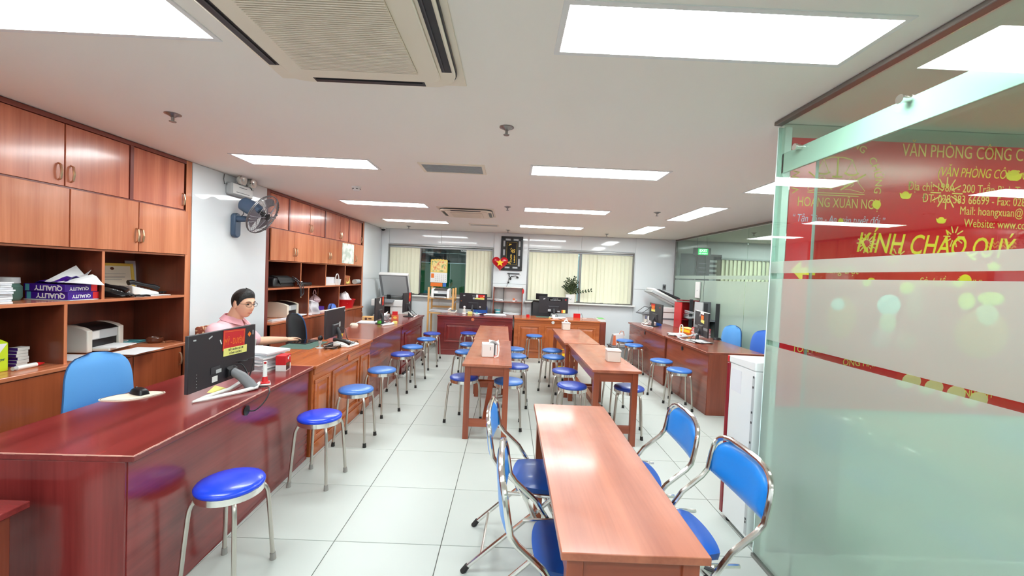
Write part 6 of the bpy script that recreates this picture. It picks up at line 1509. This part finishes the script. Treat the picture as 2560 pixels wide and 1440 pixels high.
# ================================================================== THE MAN AT THE CARVED DESK
def chain(mb, nodes, seg=16):
    """tapering limb: tube through the joints with a ball at each joint; closed pieces that the remesh unites"""
    pts = [Vector(n[0]) for n in nodes]; rs = [n[1] for n in nodes]
    out = []; ro = []
    for i in range(len(pts)-1):
        for k in range(4):
            u = k/4; out.append(pts[i].lerp(pts[i+1], u)); ro.append(rs[i]+(rs[i+1]-rs[i])*u)
    out.append(pts[-1]); ro.append(rs[-1])
    mb.tube(out, ro, seg)
    for p, r_ in zip(pts, rs): mb.ell(tuple(p), (r_*1.0, r_*1.0, r_*1.0), seg, 10)
def loft(mb, secs, seg=28):
    """trunk: stacked ovals (x, y, z, rx, ry)"""
    vs = []; fs = []
    for x, y, z, rx, ry in secs:
        for k in range(seg):
            a_ = 2*pi*k/seg; c_, s_ = cos(a_), sin(a_)
            vs.append((x+rx*abs(c_)**.85*(1 if c_ > 0 else -1), y+ry*abs(s_)**.85*(1 if s_ > 0 else -1), z))
    for i in range(len(secs)-1):
        for k in range(seg):
            k2 = (k+1) % seg; fs.append((i*seg+k, i*seg+k2, (i+1)*seg+k2, (i+1)*seg+k))
    fs.append(tuple(range(seg-1, -1, -1))); fs.append(tuple((len(secs)-1)*seg+k for k in range(seg)))
    mb.add(vs, fs)
def largest_island(me):
    bm = bmesh.new(); bm.from_mesh(me); seen = set(); best = []
    for v in bm.verts:
        if v.index in seen: continue
        st = [v]; seen.add(v.index); isl = []
        while st:
            q = st.pop(); isl.append(q)
            for e in q.link_edges:
                o = e.other_vert(q)
                if o.index not in seen: seen.add(o.index); st.append(o)
        if len(isl) > len(best): best = isl
    keep = set(best)
    bmesh.ops.delete(bm, geom=[v for v in bm.verts if v not in keep], context='VERTS')
    bm.to_mesh(me); bm.free()
def remeshed(name, mb, m, parent, voxel, smooth_it=4):
    me = bpy.data.meshes.new(name); me.from_pydata(mb.v, [], mb.f); me.update()
    o = bpy.data.objects.new(name, me); COL.objects.link(o)
    r_ = o.modifiers.new('remesh', 'REMESH'); r_.mode = 'VOXEL'; r_.voxel_size = voxel
    if smooth_it:
        s = o.modifiers.new('smooth', 'SMOOTH'); s.iterations = smooth_it; s.factor = .5
    bpy.context.view_layer.update()
    m2 = bpy.data.meshes.new_from_object(o.evaluated_get(bpy.context.evaluated_depsgraph_get()))
    o.modifiers.clear(); o.data = m2; bpy.data.meshes.remove(me); m2.name = name
    largest_island(m2)
    m2.materials.clear(); m2.materials.append(M[m]); m2.shade_smooth()
    o.parent = parent
    return o
# local frame: the man faces +x, his left hand lies towards +y (away from the camera); origin on the floor under the pelvis
PX, PY = -2.53, 3.66
man = T('person', 'man with short black hair and glasses in pink shirt seated at carved desk', 'person', (PX, PY, 0))
body = MB()
# trunk, neck, arms, legs
loft(body, [(0, 0, .40, .11, .14), (0, 0, .50, .125, .165), (.005, 0, .62, .105, .15), (.02, 0, .76, .105, .16), (.03, 0, .90, .09, .165), (.035, 0, .96, .07, .12), (.05, 0, 1.03, .06, .08)])
chain(body, [((.05, -.003, .99), .062), ((.075, -.006, 1.06), .055), ((.11, -.012, 1.12), .055)])
chain(body, [((.03, .150, .94), .055), ((.056, .226, .86), .047), ((.10, .285, .795), .042), ((.17, .375, .792), .040), ((.265, .50, .785), .028)])
chain(body, [((.03, -.150, .94), .055), ((.066, -.214, .86), .047), ((.14, -.24, .80), .042), ((.24, -.20, .79), .039), ((.37, -.14, .785), .028)])
for s_ in (-1, 1):
    chain(body, [((.02, s_*.09, .47), .085), ((.42, s_*.11, .45), .062), ((.42, s_*.12, .25), .055), ((.40, s_*.12, .09), .04), ((.52, s_*.12, .045), .035)])
def hand(wrist, dirv, upv, thumb_side):
    """palm, four jointed fingers and a thumb from WRIST along DIRV; UPV is the back of the hand"""
    d_ = Vector(dirv).normalized(); u_ = Vector(upv); u_ = (u_-d_*u_.dot(d_)).normalized(); s_ = d_.cross(u_).normalized()*thumb_side
    w_ = Vector(wrist)
    P_ = lambda a, b, c: tuple(w_+d_*a+s_*b+u_*c)
    chain(body, [(P_(-.02, 0, 0), .025), (P_(.02, .006, .0), .021), (P_(.06, .014, .002), .0165), (P_(.085, .016, .002), .013)])
    chain(body, [(P_(-.01, 0, 0), .024), (P_(.02, -.006, .0), .021), (P_(.06, -.014, .002), .0165), (P_(.085, -.018, .0), .013)])
    for b, L_, dr in ((.030, .072, .0), (.011, .080, .002), (-.009, .074, .0), (-.028, .058, -.004)):
        chain(body, [(P_(.06, b*.85, .004), .0105), (P_(.088, b, .006+dr), .0098), (P_(.088+L_*.45, b*1.16, .004), .0088), (P_(.088+L_*.78, b*1.24, -.006), .008), (P_(.088+L_, b*1.28, -.014), .0068)], 10)
    chain(body, [(P_(.015, .022, -.004), .014), (P_(.045, .048, -.006), .0125), (P_(.072, .062, -.008), .0105), (P_(.095, .066, -.012), .0082)], 10)
hand((.265, .50, .785), (.30, .95, -.02), (0, 0, 1), -1 if False else 1)
hand((.37, -.14, .785), (.95, .30, -.02), (0, 0, 1), -1)
# head: sculpted ellipsoid (local head frame: +x face, z up), then placed
HC = Vector((.165, -.015, 1.185)); yaw = rad(-14); pitch = rad(9)
HM = Matrix.Translation(HC) @ Matrix.Rotation(yaw, 4, 'Z') @ Matrix.Rotation(pitch, 4, 'Y')
def gauss(p, c, s): return math.exp(-((p[0]-c[0])**2/s[0]**2+(p[1]-c[1])**2/s[1]**2+(p[2]-c[2])**2/s[2]**2))
hd = MB(); seg, rings = 64, 48; hv = []; hf = []
for i in range(rings+1):
    a = -pi/2+pi*i/rings
    for k in range(seg):
        b_ = 2*pi*k/seg
        x, y, z = cos(a)*cos(b_), cos(a)*sin(b_), sin(a)
        px, py, pz = x*.098, y*.076, z*.122
        if pz < 0:                       # narrower jaw and chin
            f_ = -pz/.122
            py *= 1-.30*f_**1.3; px = px*(1-.16*f_) + (.018*f_ if x > 0 else .02*f_)
        if x > .2: px -= .012*max(0, x-.2)*(1-abs(z))           # flatter face
        q = (px, py, pz)
        n_ = gauss(q, (.09, 0, -.022), (.04, .0135, .022))*.022+gauss(q, (.09, 0, .008), (.04, .009, .025))*.010   # nose
        n_ += gauss(q, (.085, 0, -.105), (.04, .026, .018))*.012                                                    # chin
        n_ += gauss(q, (.09, 0, -.066), (.04, .024, .009))*.006                                                     # lips
        n_ += gauss(q, (.085, 0, .034), (.05, .05, .010))*.005                                                       # brow
        n_ -= (gauss(q, (.08, .031, .010), (.04, .016, .011))+gauss(q, (.08, -.031, .010), (.04, .016, .011)))*.009  # eye sockets
        n_ += (gauss(q, (.06, .045, -.03), (.04, .022, .022))+gauss(q, (.06, -.045, -.03), (.04, .022, .022)))*.004  # cheeks
        hv.append(HM @ Vector((px+n_, py, pz)))
for i in range(rings):
    for k in range(seg):
        k2 = (k+1) % seg; hf.append((i*seg+k, i*seg+k2, (i+1)*seg+k2, (i+1)*seg+k))
body.add(hv, hf)
for s_ in (-1, 1):                        # ears
    body.add([HM @ Vector(p) for p in []], [])
    e_ = MB().grid(lambda u, v: (.0, 0, 0), 1, 1)
    body.ell((-.006, s_*.077, -.012), (.018, .009, .031), 14, 10, HM)
    body.ell((-.002, s_*.083, -.010), (.012, .005, .021), 12, 8, HM)
body.tube([tuple(HM @ Vector((-.02, 0, -.06))), (.11, -.01, 1.08), (.085, -.005, 1.03), (.06, 0, .98)], [.05, .052, .056, .07], 20)
remeshed('body', body, 'skin', man, .0048, 3)
# face details
for s_ in (-1, 1):
    build('eye', MB().ell((.079, s_*.030, .009), (.006, .0115, .0055), 12, 8, HM), 'eye', man)
    build('eyebrow', MB().tube([tuple(HM @ Vector(p)) for p in ((.091, s_*.014, .031), (.088, s_*.031, .036), (.074, s_*.048, .030))], [.0035, .004, .0025], 6), 'hair', man)
build('lips', MB().tube([tuple(HM @ Vector(p)) for p in ((.079, -.022, -.066), (.0895, -.008, -.0655), (.091, 0, -.067), (.0895, .008, -.0655), (.079, .022, -.066))], [.002, .0045, .005, .0045, .002], 8), 'lip', man)
# hair: thick cap with a raised front
hr = MB()
HT = [(0, .070), (35, .066), (55, .050), (68, .018), (76, -.012), (84, -.010), (90, .026), (106, .028), (114, -.005), (130, -.040), (155, -.062), (180, -.066)]
def hairlow(deg):
    for (d0, z0), (d1, z1) in zip(HT, HT[1:]):
        if deg <= d1: return z0+(z1-z0)*(deg-d0)/(d1-d0)
    return HT[-1][1]
def hairf(u, v):
    b_ = 2*pi*u; dg = math.degrees(b_); dg = min(dg, 360-dg)
    low = hairlow(dg); a0 = math.asin(max(-.99, min(.99, low/.124))); a = a0+(pi/2-a0)*v
    fr = max(0, cos(b_)); z = sin(a)
    th = .003+.017*min(1, v*2.5)*(.7+.3*fr)+.004*fr*min(1, v*4)+.0022*sin(37*u+9*v)*min(1, v*5)*(1-v)
    x, y = cos(a)*cos(b_), cos(a)*sin(b_)
    pinch = 1-.30*max(0, -z)**1.3
    return HM @ Vector((x*(.098+th)-.002, y*(.076+th*.8)*pinch, z*(.122+th*.9)))
hr.grid(hairf, 96, 18, .006)
build('hair', hr, 'hair', man, smooth=80)
gl = MB()
for s_ in (-1, 1):
    gl.tube([tuple(HM @ Vector((.100-.10*abs(dy)**1.0*.0-.012*(abs(s_*.033+dy)/.06)**2, s_*.033+dy, .008+dz))) for dy, dz in [(.026*cos(q)*(1-.0*abs(sin(q))), .018*sin(q)) for q in [2*pi*k/20 for k in range(20)]]], .0016, 6, closed=True)
    gl.tube([tuple(HM @ Vector(p)) for p in ((.088, s_*.060, .013), (.03, s_*.079, .012), (-.01, s_*.081, .004), (-.02, s_*.08, -.008))], .0016, 6)
gl.tube([tuple(HM @ Vector(p)) for p in ((.1, -.008, .012), (.104, 0, .014), (.1, .008, .012))], .0016, 6)
build('glasses', gl, 'black', man)
# shirt with short sleeves and collar, trousers, shoes
sh = MB()
loft(sh, [(0, 0, .47, .145, .185), (0, 0, .56, .142, .182), (.008, 0, .66, .128, .172), (.02, 0, .78, .125, .182), (.03, 0, .89, .122, .20), (.036, 0, .96, .110, .195), (.045, 0, 1.005, .09, .15), (.055, 0, 1.04, .074, .098), (.062, 0, 1.06, .066, .078)])
chain(sh, [((.03, .162, .946), .080), ((.056, .226, .87), .069), ((.078, .262, .815), .073)])
chain(sh, [((.03, -.162, .946), .080), ((.066, -.212, .87), .069), ((.10, -.235, .815), .073)])
remeshed('shirt', sh, 'shirt', man, .009, 5)
cl = MB()
for s_ in (-1, 1):
    def colf(u, v):
        a_ = pi*(1-u)                     # from the nape round to the throat
        rx, ry = .066+.036*v, .070+.040*v
        drop = .040*v+.040*v*u**3
        return (.070+rx*cos(a_)+.018*u*u*v, -.004+s_*ry*sin(a_)*(1 if u < .97 else 1)+s_*.028*u**6*v, 1.094-.034*(1+cos(a_))*.5-drop)
    cl.grid(colf, 18, 4, .004*s_)
build('collar', cl, 'shirtedge', man, smooth=50)
build('button_strip', MB().grid(lambda u, v: (.138+.018*sin(pi*min(1, v*.9))-.03*max(0, v-.8)*5*.6, (u-.5)*.035, .60+.38*v), 2, 10, .003), 'shirtedge', man)
tr = MB()
loft(tr, [(0, 0, .385, .12, .15), (0, 0, .45, .15, .185), (0, 0, .56, .138, .178)])
for s_ in (-1, 1): chain(tr, [((.02, s_*.095, .475), .095), ((.42, s_*.115, .46), .076), ((.425, s_*.12, .25), .068), ((.41, s_*.12, .10), .062)])
remeshed('trousers', tr, 'trouser', man, .012, 4)
for s_ in (-1, 1): build('shoe', MB().ell((.47, s_*.12, .045), (.14, .05, .045), 16, 10), 'black', man)
# his patterned chair
t = T('patterned_chair', 'chair with brown and cream patterned back behind the seated man', 'chair', (PX-.015, PY+.175, 0), rad(90))
build('seat', MB().box(-.23, -.22, .335, .23, .22, .375), 'patterned', t, bevel=.02)
pm, nt, b = newmat('checker_fabric'); tc = nt.nodes.new('ShaderNodeTexCoord'); ck = nt.nodes.new('ShaderNodeTexVoronoi'); ck.inputs['Scale'].default_value = 32; cr = nt.nodes.new('ShaderNodeValToRGB')
cr.color_ramp.elements[0].position = .35; cr.color_ramp.elements[0].color = rgba((226, 190, 150)); cr.color_ramp.elements[1].position = .5; cr.color_ramp.elements[1].color = rgba((130, 56, 32))
nt.links.new(tc.outputs['Object'], ck.inputs['Vector']); nt.links.new(ck.outputs[0], cr.inputs[0]); nt.links.new(cr.outputs[0], b.inputs['Base Color']); b.inputs['Roughness'].default_value = .8
build('backrest', MB().box(-.18, .225, .50, .18, .265, .955), pm, t, bevel=.03, seg=4)
for x in (-.17, .17):
    build('back_post', MB().tube([(x, .23, .34), (x, .245, .5), (x, .245, .6)], .014, 8), 'black', t)
    for y in (-.18, .18): build('leg', MB().cyl((x, y, 0), (x, y, .335), .016, 10), 'black', t)
